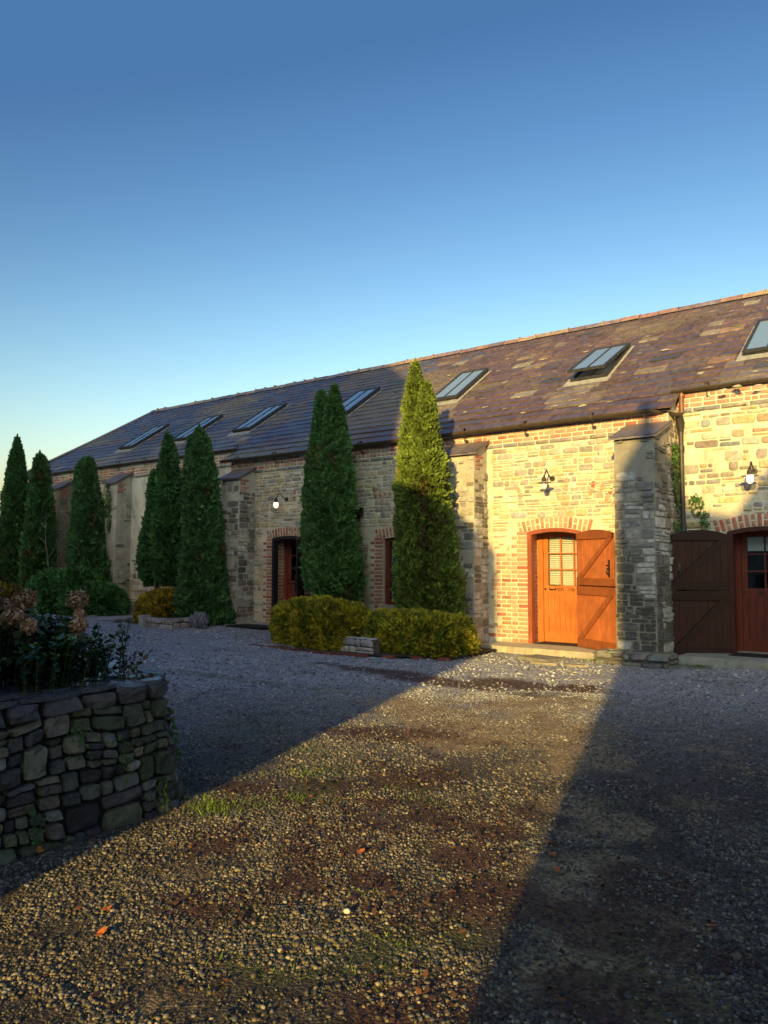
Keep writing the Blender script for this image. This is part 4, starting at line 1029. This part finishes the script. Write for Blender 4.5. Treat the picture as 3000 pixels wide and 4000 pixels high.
for ring in range(3):
    u = rw.uniform(-.2, 0)
    while u < seg[-1]:
        w = rw.uniform(.2, .42); d0 = -.04 + ring * .15; d1 = d0 + rw.uniform(.14, .2); th = rw.uniform(.02, .035); zt2 = WH + rw.uniform(-.004, .014) + ring * .006
        pts = []
        n_ = 9
        for k in range(n_):
            a = 2 * math.pi * k / n_ + .2; c_, s_ = math.cos(a), math.sin(a); e_ = (abs(c_) ** 4 + abs(s_) ** 4) ** (-.25)
            uu = u + w / 2 + c_ * e_ * w / 2 * rw.uniform(.85, 1.05); dd = (d0 + d1) / 2 + s_ * e_ * (d1 - d0) / 2 * rw.uniform(.85, 1.08)
            p, n = bedp(uu); q = p - n * (dd + .12); pts.append((q.x, q.y))
        c = jit((.11, .11, .125), .25, rw); tilt = rw.uniform(-.03, .03)
        T_ = [(x, y, zt2 + tilt * (k / n_ - .5)) for k, (x, y) in enumerate(pts)]; B_ = [(x, y, z_ - th) for x, y, z_ in T_]
        mb.poly(T_, c, 'wetslate')
        for k in range(n_): j = (k + 1) % n_; mb.poly([B_[k], B_[j], T_[j], T_[k]], mixc(c, (.05, .05, .05), .3), 'stone')
        u += w * .96
mb.build('coping', pw)
# small weeds in the joints
Ps = []
for (u, z_, k) in ((2.4, .55, 60), (2.7, .42, 50), (1.6, .38, 80), (1.75, .25, 70), (2.95, .12, 60), (1.2, .6, 30), (2.1, .15, 40), (3.3, .5, 60), (3.4, .3, 60)):
    for _ in range(k): Ps.append(bedf(u + rng.gauss(0, .03), z_ + rng.gauss(0, .06), .04 + rng.random() * .03))
P = np.array(Ps); N = nr.normal(0, .5, P.shape) + np.array([1., 0, .4]); N /= np.linalg.norm(N, axis=1)[:, None]
V, F, C = leaves_obj('', P, N, .022, np.array([.05, .11, .02])[None] * nr.uniform(.5, 1.4, (len(P), 1)))
tag(np_obj('wall_weeds', V, F, C, 'leaf'), 'small green weeds rooted in the joints of the raised bed wall', 'weeds', kind='stuff')
mb = MB(); inner = [tuple((bedp(u)[0] - bedp(u)[1] * .3)) for u in np.linspace(0, seg[-1], 24)]
mb.poly([(x, y, WH - .05) for x, y in inner] + [(-9, -10, WH - .05), (-9, -13.2, WH - .05)], (.035, .027, .018), 'soil')
mb.build('soil', pw)

# hydrangea
hy = empty('hydrangea', (-4.95, -10.9, WH), 'hydrangea with dried brown flower heads in the raised bed at the left edge', 'flowering shrub')
heads = [(-4.98, -11.25, 1.36, .085), (-4.93, -11.02, 1.34, .08), (-4.83, -10.86, 1.37, .085), (-4.72, -10.98, 1.27, .07), (-4.9, -11.17, 1.24, .08), (-4.80, -11.05, 1.20, .075), (-4.65, -10.92, 1.21, .06), (-4.9, -11.35, 1.14, .075), (-5.1, -11.2, 1.28, .075), (-4.68, -10.58, 1.36, .072), (-4.62, -10.6, 1.27, .038), (-4.60, -10.62, 1.20, .065), (-4.60, -10.66, 1.11, .05), (-5.2, -10.8, 1.3, .07), (-4.72, -11.12, 1.14, .05), (-5.0, -11.0, 1.42, .085), (-5.1, -11.35, 1.38, .08), (-5.15, -11.05, 1.36, .085), (-4.75, -11.2, 1.31, .07), (-4.85, -11.4, 1.27, .08), (-4.95, -10.9, 1.28, .08), (-5.05, -11.5, 1.25, .08)]
mb = MB()
for i, (x, y, z_, r_) in enumerate(heads):
    b = Vector((x - .12 + rng.uniform(-.08, .08), y + rng.uniform(-.08, .08), WH - .06)); p = Vector((x, y, z_))
    mb.tube([b, b.lerp(p, .5) + Vector((rng.uniform(-.04, .04), rng.uniform(-.04, .04), .02)), p], [.006, .005, .004], 6, (.11, .07, .04), 'bark')
mb.build('stem', hy)
for i, (x, y, z_, r_) in enumerate(heads):
    n = 260; d = nr.normal(0, 1, (n, 3)); d /= np.linalg.norm(d, axis=1)[:, None]; P = np.array([x, y, z_]) + d * r_ * nr.uniform(.55, 1.05, (n, 1)) * np.array([1, 1, .85])
    N = d + nr.normal(0, .45, (n, 3)); N /= np.linalg.norm(N, axis=1)[:, None]
    pal = np.array([[.40, .21, .10], [.46, .30, .16], [.28, .13, .06], [.50, .36, .22]])[nr.integers(0, 4, n)] * nr.uniform(.6, 1.2, (n, 1))
    V, F, C = leaves_obj('', P, N, .027, pal); np_obj('flower_head', V, F, C, 'leaf', hy)
Ps = []; Ns = []
for _ in range(420):
    Ps.append((rng.uniform(-5.4, -4.62), rng.uniform(-11.7, -10.55), rng.uniform(.9, 1.25)))
P = np.array(Ps); N = nr.normal(0, .5, P.shape) + np.array([.3, -.3, .6]); N /= np.linalg.norm(N, axis=1)[:, None]
V, F, C = leaves_obj('', P, N, .06, np.array([.04, .05, .02])[None] * nr.uniform(.4, 1.5, (len(P), 1))); np_obj('leaves', V, F, C, 'leaf', hy)
# evergreen shoots
ev = empty('evergreen_shrub', (-4.6, -10.7, WH), 'dark leafy evergreen shrub with pale green shoot tips behind the raised bed wall', 'shrub')
Ps = []; Ns = []; Cs = []; mb = MB(); re_ = random.Random(5)
for i in range(430):
    x = re_.uniform(-5.3, -4.42); y = re_.uniform(-12.1, -10.3); h = re_.uniform(.2, .34) + (.12 if x < -4.65 else 0)
    if y > -10.5: y -= .35
    if i < 12: x = re_.uniform(-4.72, -4.5); y = re_.uniform(-10.52, -10.25); h = re_.uniform(.2, .4)
    lx, ly = re_.uniform(-.06, .08), re_.uniform(-.06, .06)
    mb.tube([(x, y, WH - .06), (x + lx * .5, y + ly * .5, WH + h * .5), (x + lx, y + ly, WH + h)], [.004, .004, .002], 5, (.05, .06, .02), 'bark')
    k = int(h / .011)
    for j in range(k):
        t = (j + .5) / k; a = j * 2.4 + re_.random(); 
        if t < .15: continue
        c, s = math.cos(a), math.sin(a); rr = .02 + .008 * re_.random()
        Ps.append((x + lx * t + c * rr, y + ly * t + s * rr, WH + h * t + .01)); Ns.append((c * -.5, s * -.5, .9))
        g = smooth(.8, 1, t); col = np.array([.014, .04, .012]) * (1 - g) + np.array([.09, .17, .03]) * g if re_.random() < .75 else np.array([.02, .055, .015]); Cs.append(col * re_.uniform(.6, 1.3))
mb.build('stem', ev)
P = np.array(Ps); N = np.array(Ns) + nr.normal(0, .25, P.shape); N /= np.linalg.norm(N, axis=1)[:, None]
V, F, C = leaves_obj('', P, N, .042, np.array(Cs)); np_obj('leaves', V, F, C, 'waxleaf', ev)
# dead twigs leaning over the coping
mb = MB(); rt = random.Random(9); Pl = []
for i in range(26):
    x, y = rt.uniform(-4.75, -4.5), rt.uniform(-10.55, -10.2); pts = [Vector((x, y, WH - .02))]; d = Vector((rt.uniform(.0, .8), rt.uniform(.0, .9), rt.uniform(.3, 1.2))).normalized()
    for k in range(5): d = (d + Vector((rt.uniform(-.35, .35), rt.uniform(-.35, .35), rt.uniform(-.3, .12)))).normalized(); pts.append(pts[-1] + d * rt.uniform(.03, .065)); Pl.append(pts[-1])
    mb.tube(pts, [.0035, .003, .003, .002, .002, .0015], 5, jit((.16, .11, .07), .3, rt), 'bark')
tw = empty('dead_stalks', (-4.6, -10.3, WH), 'thin dead brown stalks leaning over the slate coping of the raised bed', 'dead plant')
mb.build('stem', tw)
P = np.array([tuple(p) for p in Pl]); N = nr.normal(0, 1, P.shape); N /= np.linalg.norm(N, axis=1)[:, None]
pal = np.array([[.10, .07, .03], [.04, .06, .02], [.03, .02, .015], [.25, .2, .03]])[nr.choice(4, len(P), p=[.4, .3, .27, .03])]
V, F, C = leaves_obj('', P, N, .035, pal); np_obj('withered_leaves', V, F, C, 'leaf', tw)

# ------------------------------------------------------------------ ground
BL = {'litter': [(-7.18, -4.29, 1.3, .25), (-5.87, -4.54, 1.1, .32), (-4.93, -4.11, .8, .3), (-4.08, -3.99, .5, .25), (-3.28, -9.37, .35, .3), (-2.74, -9.28, .4, .4), (-3.01, -10.04, .35, .3), (-4.02, -9.59, .3, .3), (-1.92, -10.06, .25, .3), (-1.71, -11.0, .3, .25), (-1.38, -9.47, .25, .3), (-1.11, -10.54, .3, .25), (-2.9, -10.9, .3, .2), (-2.2, -9.7, .3, .3), (-3.4, -8.7, .4, .3), (-1.2, -10.0, .4, .25), (-3.6, -9.2, .5, .3), (-3.0, -9.7, .45, .25), (-2.4, -9.2, .35, .3), (-2.5, -10.3, .35, .25), (-3.5, -10.4, .3, .25), (-2.1, -10.5, .3, .2), (-4.4, -7.6, .6, .35)],
      'sand': [(-3.94, -6.78, .8, .7), (-3.92, -5.42, .7, .8), (-2.6, -7.16, .3, .6), (-2.14, -8.51, .2, .35), (-1.85, -8.78, .2, .3), (-1.67, -9.6, .22, .4), (-5.0, -6.2, 1.0, .6), (-1.3, -10.2, .4, .5), (-3.1, -6.3, .5, .6)],
      'moss': [(-5.45, -8.08, .45, .2), (-4.12, -8.82, .4, .25), (-4.05, -9.85, .25, .2), (-3.97, -4.62, .4, .2), (-5.07, -.95, .5, .12), (-8.27, -6.08, 1.6, .15), (-4.6, -8.4, .4, .25), (-3.6, -9.4, .3, .2), (-3.6, -.75, .4, .2), (-2.4, -11.0, .3, .2), (-1.9, -10.6, .2, .3)],
      'puddle': [(-1.29, -10.26, .12, .14), (-1.34, -10.6, .14, .12)]}
def field(k, x, y, seed):
    s = np.zeros_like(np.asarray(x, float)); n = fbm(np.asarray(x) * 2.5, np.asarray(y) * 2.5, seed, 4) - .5
    for (bx, by, rx, ry) in BL[k]:
        d = np.sqrt(((x - bx) / rx) ** 2 + ((y - by) / ry) ** 2); s = np.maximum(s, 1.25 - d * .75)
    return smooth(.2, .75, s + n * 1.5)
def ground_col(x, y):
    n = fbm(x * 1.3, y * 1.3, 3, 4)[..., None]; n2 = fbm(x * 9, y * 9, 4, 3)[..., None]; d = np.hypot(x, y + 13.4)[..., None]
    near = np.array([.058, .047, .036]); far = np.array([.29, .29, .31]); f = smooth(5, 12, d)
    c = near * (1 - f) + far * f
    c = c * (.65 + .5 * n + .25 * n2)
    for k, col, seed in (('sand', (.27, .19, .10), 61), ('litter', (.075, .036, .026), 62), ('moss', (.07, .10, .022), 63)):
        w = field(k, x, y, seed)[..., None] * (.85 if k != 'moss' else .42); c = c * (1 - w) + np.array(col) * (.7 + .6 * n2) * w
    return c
def ground_h(x, y):
    return gz(x, y) + .02 * (fbm(x * .9, y * .9, 8, 3) - .5) + .012 * (fbm(x * 6, y * 6, 9, 3) - .5) - .016 * field('puddle', x, y, 64)
xs = np.concatenate([[-600, -200, -90, -55, -38], np.arange(-32, -9, .25), np.arange(-9, 2.5, .05), np.arange(2.5, 12, .5), [16, 30, 80, 200, 600]])
ys = np.concatenate([[-400, -120, -50, -30, -22, -16], np.arange(-13.6, -3, .05), np.arange(-3, 2.5, .1), np.arange(3, 12, 1), [16, 30, 60, 140, 400, 900]])
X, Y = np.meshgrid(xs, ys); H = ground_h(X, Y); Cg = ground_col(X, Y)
V = np.stack([X, Y, H], -1).reshape(-1, 3); nx_, ny_ = len(xs), len(ys)
ii = (np.arange(ny_ - 1)[:, None] * nx_ + np.arange(nx_ - 1)[None]).ravel(); F = np.stack([ii, ii + 1, ii + nx_ + 1, ii + nx_], 1)
def gextra(nt, b, tc):
    N = nt.nodes; L = nt.links
    # fine gravel relief: small cells with their own tone
    vo = N.new('ShaderNodeTexVoronoi'); vo.inputs['Scale'].default_value = 60; vo.feature = 'F1'; L.new(tc.outputs['Object'], vo.inputs['Vector'])
    sc = b.inputs['Base Color'].links[0].from_socket
    mr = N.new('ShaderNodeMapRange'); mr.inputs['To Min'].default_value = .45; mr.inputs['To Max'].default_value = 1.7
    sp = N.new('ShaderNodeSeparateColor'); L.new(vo.outputs['Color'], sp.inputs[0]); L.new(sp.outputs[0], mr.inputs['Value'])
    vm = N.new('ShaderNodeVectorMath'); vm.operation = 'SCALE'; L.new(sc, vm.inputs[0]); L.new(mr.outputs[0], vm.inputs['Scale']); L.new(vm.outputs[0], b.inputs['Base Color'])
    bp = N.new('ShaderNodeBump'); bp.inputs['Strength'].default_value = .9; bp.inputs['Distance'].default_value = .012; bp.invert = True
    v2 = N.new('ShaderNodeTexVoronoi'); v2.inputs['Scale'].default_value = 150; L.new(tc.outputs['Object'], v2.inputs['Vector'])
    ad = N.new('ShaderNodeMath'); ad.operation = 'MULTIPLY_ADD'; ad.inputs[1].default_value = .4; L.new(v2.outputs['Distance'], ad.inputs[0]); L.new(vo.outputs['Distance'], ad.inputs[2])
    L.new(ad.outputs[0], bp.inputs['Height']); L.new(b.inputs['Normal'].links[0].from_socket, bp.inputs['Normal']); L.new(bp.outputs[0], b.inputs['Normal'])
M['ground'] = mat('gravel_ground', .9, 5, .75, 1.2, .5, 18, .02, extra=gextra, spec=.25)
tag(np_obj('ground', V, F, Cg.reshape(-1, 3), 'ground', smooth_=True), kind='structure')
# pebbles
CAM = np.array([0, -13.4]); YAW = R(37.3); HF = R(29)
def in_view(n, d0, d1):
    d = np.sqrt(nr.uniform(d0 ** 2, d1 ** 2, n)); a = YAW + nr.uniform(-HF, HF, n)
    return CAM[0] - d * np.sin(a), CAM[1] + d * np.cos(a)
def blocked(x, y):
    b = (x < -4.12) & (y < -9.75 + .1 * (x + 4.2)) & ~((x > -4.75) & (y > -10.3) & (x + y > -14.35))
    b |= y > -.02; b |= (y > -.8) & (x > -7.4) & (x < -4.8); b |= (y > -1.2) & (x > -5) & (x < -3.7); b |= (y > -.45) & (x > -3.9)
    b |= (x > -15.7) & (x < -14.4) & (y > -2.4)
    return b
ico = np.array([(0, 0, 1)] + [(math.cos(a) * .894, math.sin(a) * .894, .447) for a in np.arange(5) * 1.2566] + [(math.cos(a) * .894, math.sin(a) * .894, -.447) for a in np.arange(5) * 1.2566 + .628] + [(0, 0, -1)])
icf = np.array([(0, 1 + k, 1 + (k + 1) % 5) for k in range(5)] + [(1 + k, 6 + k, 1 + (k + 1) % 5) for k in range(5)] + [(1 + (k + 1) % 5, 6 + k, 6 + (k + 1) % 5) for k in range(5)])
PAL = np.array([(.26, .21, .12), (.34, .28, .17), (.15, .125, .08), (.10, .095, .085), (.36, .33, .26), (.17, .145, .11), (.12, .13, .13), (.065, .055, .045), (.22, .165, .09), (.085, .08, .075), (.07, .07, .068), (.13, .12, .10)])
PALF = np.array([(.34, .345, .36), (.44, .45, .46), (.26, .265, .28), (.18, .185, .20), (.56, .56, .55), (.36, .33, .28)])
Vs = []; Fs = []; Cs = []; off = 0
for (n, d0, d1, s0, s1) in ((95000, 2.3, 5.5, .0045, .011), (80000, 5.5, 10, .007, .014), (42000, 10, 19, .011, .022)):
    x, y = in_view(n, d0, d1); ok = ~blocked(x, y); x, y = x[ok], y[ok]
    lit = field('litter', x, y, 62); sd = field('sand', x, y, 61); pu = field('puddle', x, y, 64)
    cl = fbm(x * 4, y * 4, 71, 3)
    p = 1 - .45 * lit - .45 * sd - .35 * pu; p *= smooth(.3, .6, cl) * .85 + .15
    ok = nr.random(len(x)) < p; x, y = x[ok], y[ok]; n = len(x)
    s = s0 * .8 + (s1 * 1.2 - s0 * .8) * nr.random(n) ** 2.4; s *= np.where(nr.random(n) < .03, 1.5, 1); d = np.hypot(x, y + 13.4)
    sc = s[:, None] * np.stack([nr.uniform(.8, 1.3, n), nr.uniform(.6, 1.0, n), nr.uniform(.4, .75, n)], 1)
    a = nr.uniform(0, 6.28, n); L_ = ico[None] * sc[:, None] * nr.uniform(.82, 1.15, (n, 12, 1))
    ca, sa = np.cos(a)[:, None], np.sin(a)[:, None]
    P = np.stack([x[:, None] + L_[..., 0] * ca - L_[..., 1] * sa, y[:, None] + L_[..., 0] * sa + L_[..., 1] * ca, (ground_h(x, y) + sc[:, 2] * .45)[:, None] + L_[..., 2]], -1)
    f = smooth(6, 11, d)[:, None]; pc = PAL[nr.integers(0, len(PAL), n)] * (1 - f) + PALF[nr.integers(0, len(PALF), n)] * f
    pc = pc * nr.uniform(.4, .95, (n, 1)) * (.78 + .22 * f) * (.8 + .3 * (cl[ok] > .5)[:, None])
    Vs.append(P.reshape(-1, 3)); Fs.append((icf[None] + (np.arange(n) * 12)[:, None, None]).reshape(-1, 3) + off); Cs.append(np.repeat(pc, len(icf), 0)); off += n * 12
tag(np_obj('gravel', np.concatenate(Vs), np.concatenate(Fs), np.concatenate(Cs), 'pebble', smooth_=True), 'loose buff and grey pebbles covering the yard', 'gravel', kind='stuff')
# leaf litter
def litter_pts(n, k, seed, d0, d1):
    x, y = in_view(n, d0, d1); w = field(k, x, y, seed) + .015; ok = (nr.random(len(x)) < w) & ~blocked(x, y); return x[ok], y[ok]
x1, y1 = litter_pts(20000, 'litter', 62, 2.3, 12); x2, y2 = in_view(700, 2.4, 12); ok = ~blocked(x2, y2); x1 = np.append(x1, x2[ok]); y1 = np.append(y1, y2[ok]); n = len(x1)
P = np.stack([x1, y1, ground_h(x1, y1) + nr.uniform(.008, .022, n)], 1); N = np.array([0, 0, 1.]) + nr.normal(0, .28, (n, 3)); N /= np.linalg.norm(N, axis=1)[:, None]
pal = np.array([(.05, .025, .02), (.07, .035, .022), (.03, .02, .018), (.10, .045, .02), (.045, .02, .025)])[nr.integers(0, 5, n)] * nr.uniform(.6, 1.3, (n, 1))
V, F, C = leaves_obj('', P, N, .03, pal); tag(np_obj('leaf_litter', V, F, C, 'leaf'), 'dark wet leaf litter trodden into the gravel', 'leaf litter', kind='stuff')
# grass
Ps = []; bl = [(-4.02, -9.98, .2, 520), (-3.8, -9.75, .25, 240), (-3.7, -9.5, .1, 150), (-5.07, -.93, .4, 420), (-3.5, -.62, .25, 420), (-4.4, -.95, .2, 120), (-4.1, -9.0, .25, 200), (-4.6, -8.5, .3, 160), (-2.0, -10.7, .15, 40), (-1.9, -11.0, .12, 30), (-2.4, -10.4, .1, 30), (-3.3, -8.9, .3, 140), (-2.3, -11.2, .15, 30), (-3.4, -11.1, .2, 30), (-3.0, -9.0, .3, 110), (-14.4, -2.5, .5, 200), (-17.0, -2.1, .6, 260)]
Vs = []; Cs = []
for (x, y, r_, k) in bl:
    a = nr.uniform(0, 6.28, k); q = np.abs(nr.normal(0, .6, k)) * r_; X_, Y_ = x + q * np.cos(a) * 1.5, y + q * np.sin(a); H_ = ground_h(X_, Y_)
    hh = nr.uniform(.012, .04, k) * (1.2 if k > 300 else .7); w = nr.normal(0, .0022, (k, 2)); ln = nr.normal(0, .018, (k, 2))
    b1 = np.stack([X_ - w[:, 0] - .0015, Y_ - w[:, 1], H_], 1); b2 = np.stack([X_ + w[:, 0] + .0015, Y_ + w[:, 1], H_], 1); t_ = np.stack([X_ + ln[:, 0], Y_ + ln[:, 1], H_ + hh], 1)
    Vs.append(np.stack([b1, b2, t_], 1).reshape(-1, 3)); Cs.append(np.array([.10, .15, .028])[None] * nr.uniform(.45, 1.4, (k, 1)))
V = np.concatenate(Vs); tag(np_obj('grass', V, np.arange(len(V)).reshape(-1, 3), np.concatenate(Cs), 'leaf'), 'short grass tufts growing through the gravel', 'grass', kind='stuff')
# single bright fallen leaves
mb = MB(); pts = [(0, -.5), (.28, -.3), (.45, .05), (.2, .12), (.25, .4), (0, .62), (-.22, .35), (-.2, .1), (-.46, .02), (-.26, -.32)]
V = [(x, y, .12 * (x * x + y * y) * 3 + .05 * math.sin(x * 9)) for x, y in pts] + [(0, 0, .0)]
mb.mesh(V, [(k, (k + 1) % 10, 10) for k in range(10)], (.38, .11, .028), 'leaf'); proto = mb.build('fallen_leaf')
LF = [(-4.14, -11.09, 'orange leaf lying in the dark gravel against the raised bed wall'), (-3.21, -11.28, 'orange leaf in the lower left gravel, alone'), (-3.03, -11.42, 'dull red leaf just beside the lone lower left leaf'), (-2.33, -11.35, 'orange leaf near the bottom edge beside a pale pebble'), (-2.73, -10.02, 'bright orange leaf in the middle of the sunlit gravel'), (-2.85, -10.29, 'pale tan leaf below the bright orange middle leaf'), (-1.96, -9.26, 'tan leaf on the shadow edge, uppermost of a close pair'), (-1.88, -9.42, 'tan leaf on the shadow edge, lower of a close pair'), (-1.77, -9.6, 'large amber leaf in the shaded gravel below a pair of tan leaves'), (-.96, -9.78, 'brown leaf alone in the shaded gravel at right'), (-2.57, -10.73, 'dark red leaf in the middle foreground gravel')]
for i, (x, y, lb) in enumerate(LF):
    o = proto if i == 0 else proto.copy()
    if i: COL.objects.link(o)
    o.location = (x, y, float(ground_h(x, y)) + .018); s_ = rng.uniform(.045, .07); o.scale = (s_, s_, s_); o.rotation_euler = (rng.uniform(-.3, .3), rng.uniform(-.3, .3), rng.uniform(0, 6.28))
    tag(o, lb, 'leaf', 'single fallen leaves on the gravel')
mb = MB(); mb.lathe((0, 0, 0), [(0, .02), (.016, .016), (.026, .004), (.022, -.01), (0, -.016)], 10, (.62, .56, .42), 'pebble'); o = mb.build('white_pebble'); o.location = (-2.33, -10.62, .015); o.scale = (.7, .62, .6)
tag(o, 'largest pale cream pebble in the middle foreground gravel', 'pebble')

# ------------------------------------------------------------------ unseen house blocks added behind the viewer, outlines shaped to shade the yard
AZ = R(17.5)                       # light travels towards -X by this much from +Y
LQ = Vector((math.cos(AZ), math.sin(AZ))); LT = Vector((-math.sin(AZ), math.cos(AZ)))
ELEV = 13.0
def qt(q, t, z): return (q * LQ.x + t * LT.x, q * LQ.y + t * LT.y, z)
def prism(mb, prof, t0, t1, col, m):
    A_ = [qt(q, t1, z) for q, z in prof]; B_ = [qt(q, t0, z) for q, z in prof]; n = len(prof)
    mb.poly(A_, col, m); mb.poly(B_[::-1], col, m)
    for i in range(n): j = (i + 1) % n; mb.poly([A_[i], B_[i], B_[j], A_[j]], col, m)
te = math.tan(R(ELEV))
h = lambda z, t, T: z + (t - T) * te      # height at caster plane T of the shadow edge that falls at height z, distance t
T1 = -13.2
hl = empty('left_shade_house', qt(-18, T1, 0), 'unseen tall house block behind the viewer, shaped to shade the left of the yard', 'building')
mb = MB()
prism(mb, [(-7.03, -.3), (-7.08, h(1.8, 2.2, T1)), (-7.6, h(2.35, 2.4, T1)), (-9.2, h(2.95, 2.8, T1)), (-9.2, h(3.6, 2.8, T1)), (-9.4, h(4.2, 2.8, T1)), (-10.4, h(6.58, 6.9, T1)), (-11.71, h(7.6, 8.8, T1)), (-13.5, 13.9), (-34, 13.9), (-34, -.3)], T1 - 7, T1, (.62, .59, .52), 'mortar')
mb.build('wall', hl)  # added unseen block, shaped to shade the left of the yard
T2 = -15.5
hr = empty('right_shade_house', qt(-1, T2, 0), 'unseen house block behind the viewer, shaped to shade the right of the yard', 'building')
mb = MB()
prism(mb, [(-4.72, -.3), (-4.72, h(2.6, 1.5, T2)), (-4.60, h(3.05, 1.5, T2)), (-4.42, h(3.3, 1.4, T2)), (-4.34, h(3.5, 1.3, T2)), (-4.32, h(4.5, 1.4, T2)), (-4.12, h(4.5, 1.4, T2)), (-4.08, h(3.4, 1.6, T2)), (-3.72, h(3.15, 1.7, T2)), (-3.55, h(2.55, 1.7, T2)), (-2.85, h(2.4, 1.5, T2)), (-2.45, h(3.0, 1.5, T2)), (-1.9, h(3.8, 1.4, T2)), (-1.0, h(4.4, 1.4, T2)), (6, h(4.6, 1.4, T2)), (6, -.3)], T2 - 6, T2, (.62, .59, .52), 'mortar')
mb.build('wall', hr)  # added unseen block, shaped to shade the right of the yard

# ------------------------------------------------------------------ sky, sun, camera
w = bpy.data.worlds.new('World'); scene.world = w; w.use_nodes = True; nt = w.node_tree; bg = nt.nodes['Background']
sky = nt.nodes.new('ShaderNodeTexSky'); sky.sky_type = 'NISHITA'; sky.sun_disc = False; sky.sun_elevation = R(ELEV)
# sun stands in direction opposite to light travel: (+sin AZ, -cos AZ)
sun_dir = Vector((math.sin(AZ), -math.cos(AZ)))
sky.sun_rotation = math.atan2(sun_dir.x, sun_dir.y); sky.altitude = 0; sky.air_density = 1.0; sky.dust_density = 3.0; sky.ozone_density = 3.0
# the phone's strong tone curve on the sky: each channel of the sky texture raised to a power and scaled
sp = nt.nodes.new('ShaderNodeSeparateColor'); cb = nt.nodes.new('ShaderNodeCombineColor'); nt.links.new(sky.outputs[0], sp.inputs[0])
for i, (c, ref, g, mx, mi) in enumerate(((.325, 1.29, 2.55, 2.85, .68), (.638, 2.37, 2.2, 5.1, 1.3), (.908, 3.90, 1.85, 8.6, 2.42))):
    m0 = nt.nodes.new('ShaderNodeMath'); m0.operation = 'MINIMUM'; m0.inputs[1].default_value = mx; nt.links.new(sp.outputs[i], m0.inputs[0])
    p = nt.nodes.new('ShaderNodeMath'); p.operation = 'POWER'; p.inputs[1].default_value = g; m1 = nt.nodes.new('ShaderNodeMath'); m1.operation = 'MAXIMUM'; m1.inputs[1].default_value = mi; nt.links.new(m0.outputs[0], m1.inputs[0]); nt.links.new(m1.outputs[0], p.inputs[0])
    q = nt.nodes.new('ShaderNodeMath'); q.operation = 'MULTIPLY'; q.inputs[1].default_value = c / (.12 * 2 ** .62) / ref ** g; nt.links.new(p.outputs[0], q.inputs[0]); nt.links.new(q.outputs[0], cb.inputs[i])
nt.links.new(cb.outputs[0], bg.inputs['Color'])
bg.inputs['Strength'].default_value = .12
sd = bpy.data.lights.new('sun', 'SUN'); sd.energy = 5.0; sd.angle = R(.8); sd.color = (1, .68, .20)
so = bpy.data.objects.new('sun', sd); COL.objects.link(so)
v = Vector((LT.x * math.cos(R(ELEV)), LT.y * math.cos(R(ELEV)), -math.sin(R(ELEV)))); so.rotation_euler = v.to_track_quat('-Z', 'Y').to_euler()
so.location = (10, -30, 12)
cd = bpy.data.cameras.new('camera'); cam = bpy.data.objects.new('camera', cd); COL.objects.link(cam); scene.camera = cam
cd.sensor_fit = 'VERTICAL'; cd.sensor_height = 24; cd.lens = 24 * 3004 / 4000; cd.clip_end = 3000; cd.clip_start = .05
cam.location = (0, -13.4, 1.6); cam.rotation_euler = (R(90 + 3.81), 0, YAW)
scene.view_settings.view_transform = 'Standard'; scene.view_settings.look = 'None'; scene.view_settings.gamma = 1; scene.view_settings.exposure = .82
scene.cycles.max_bounces = 6; scene.cycles.diffuse_bounces = 3
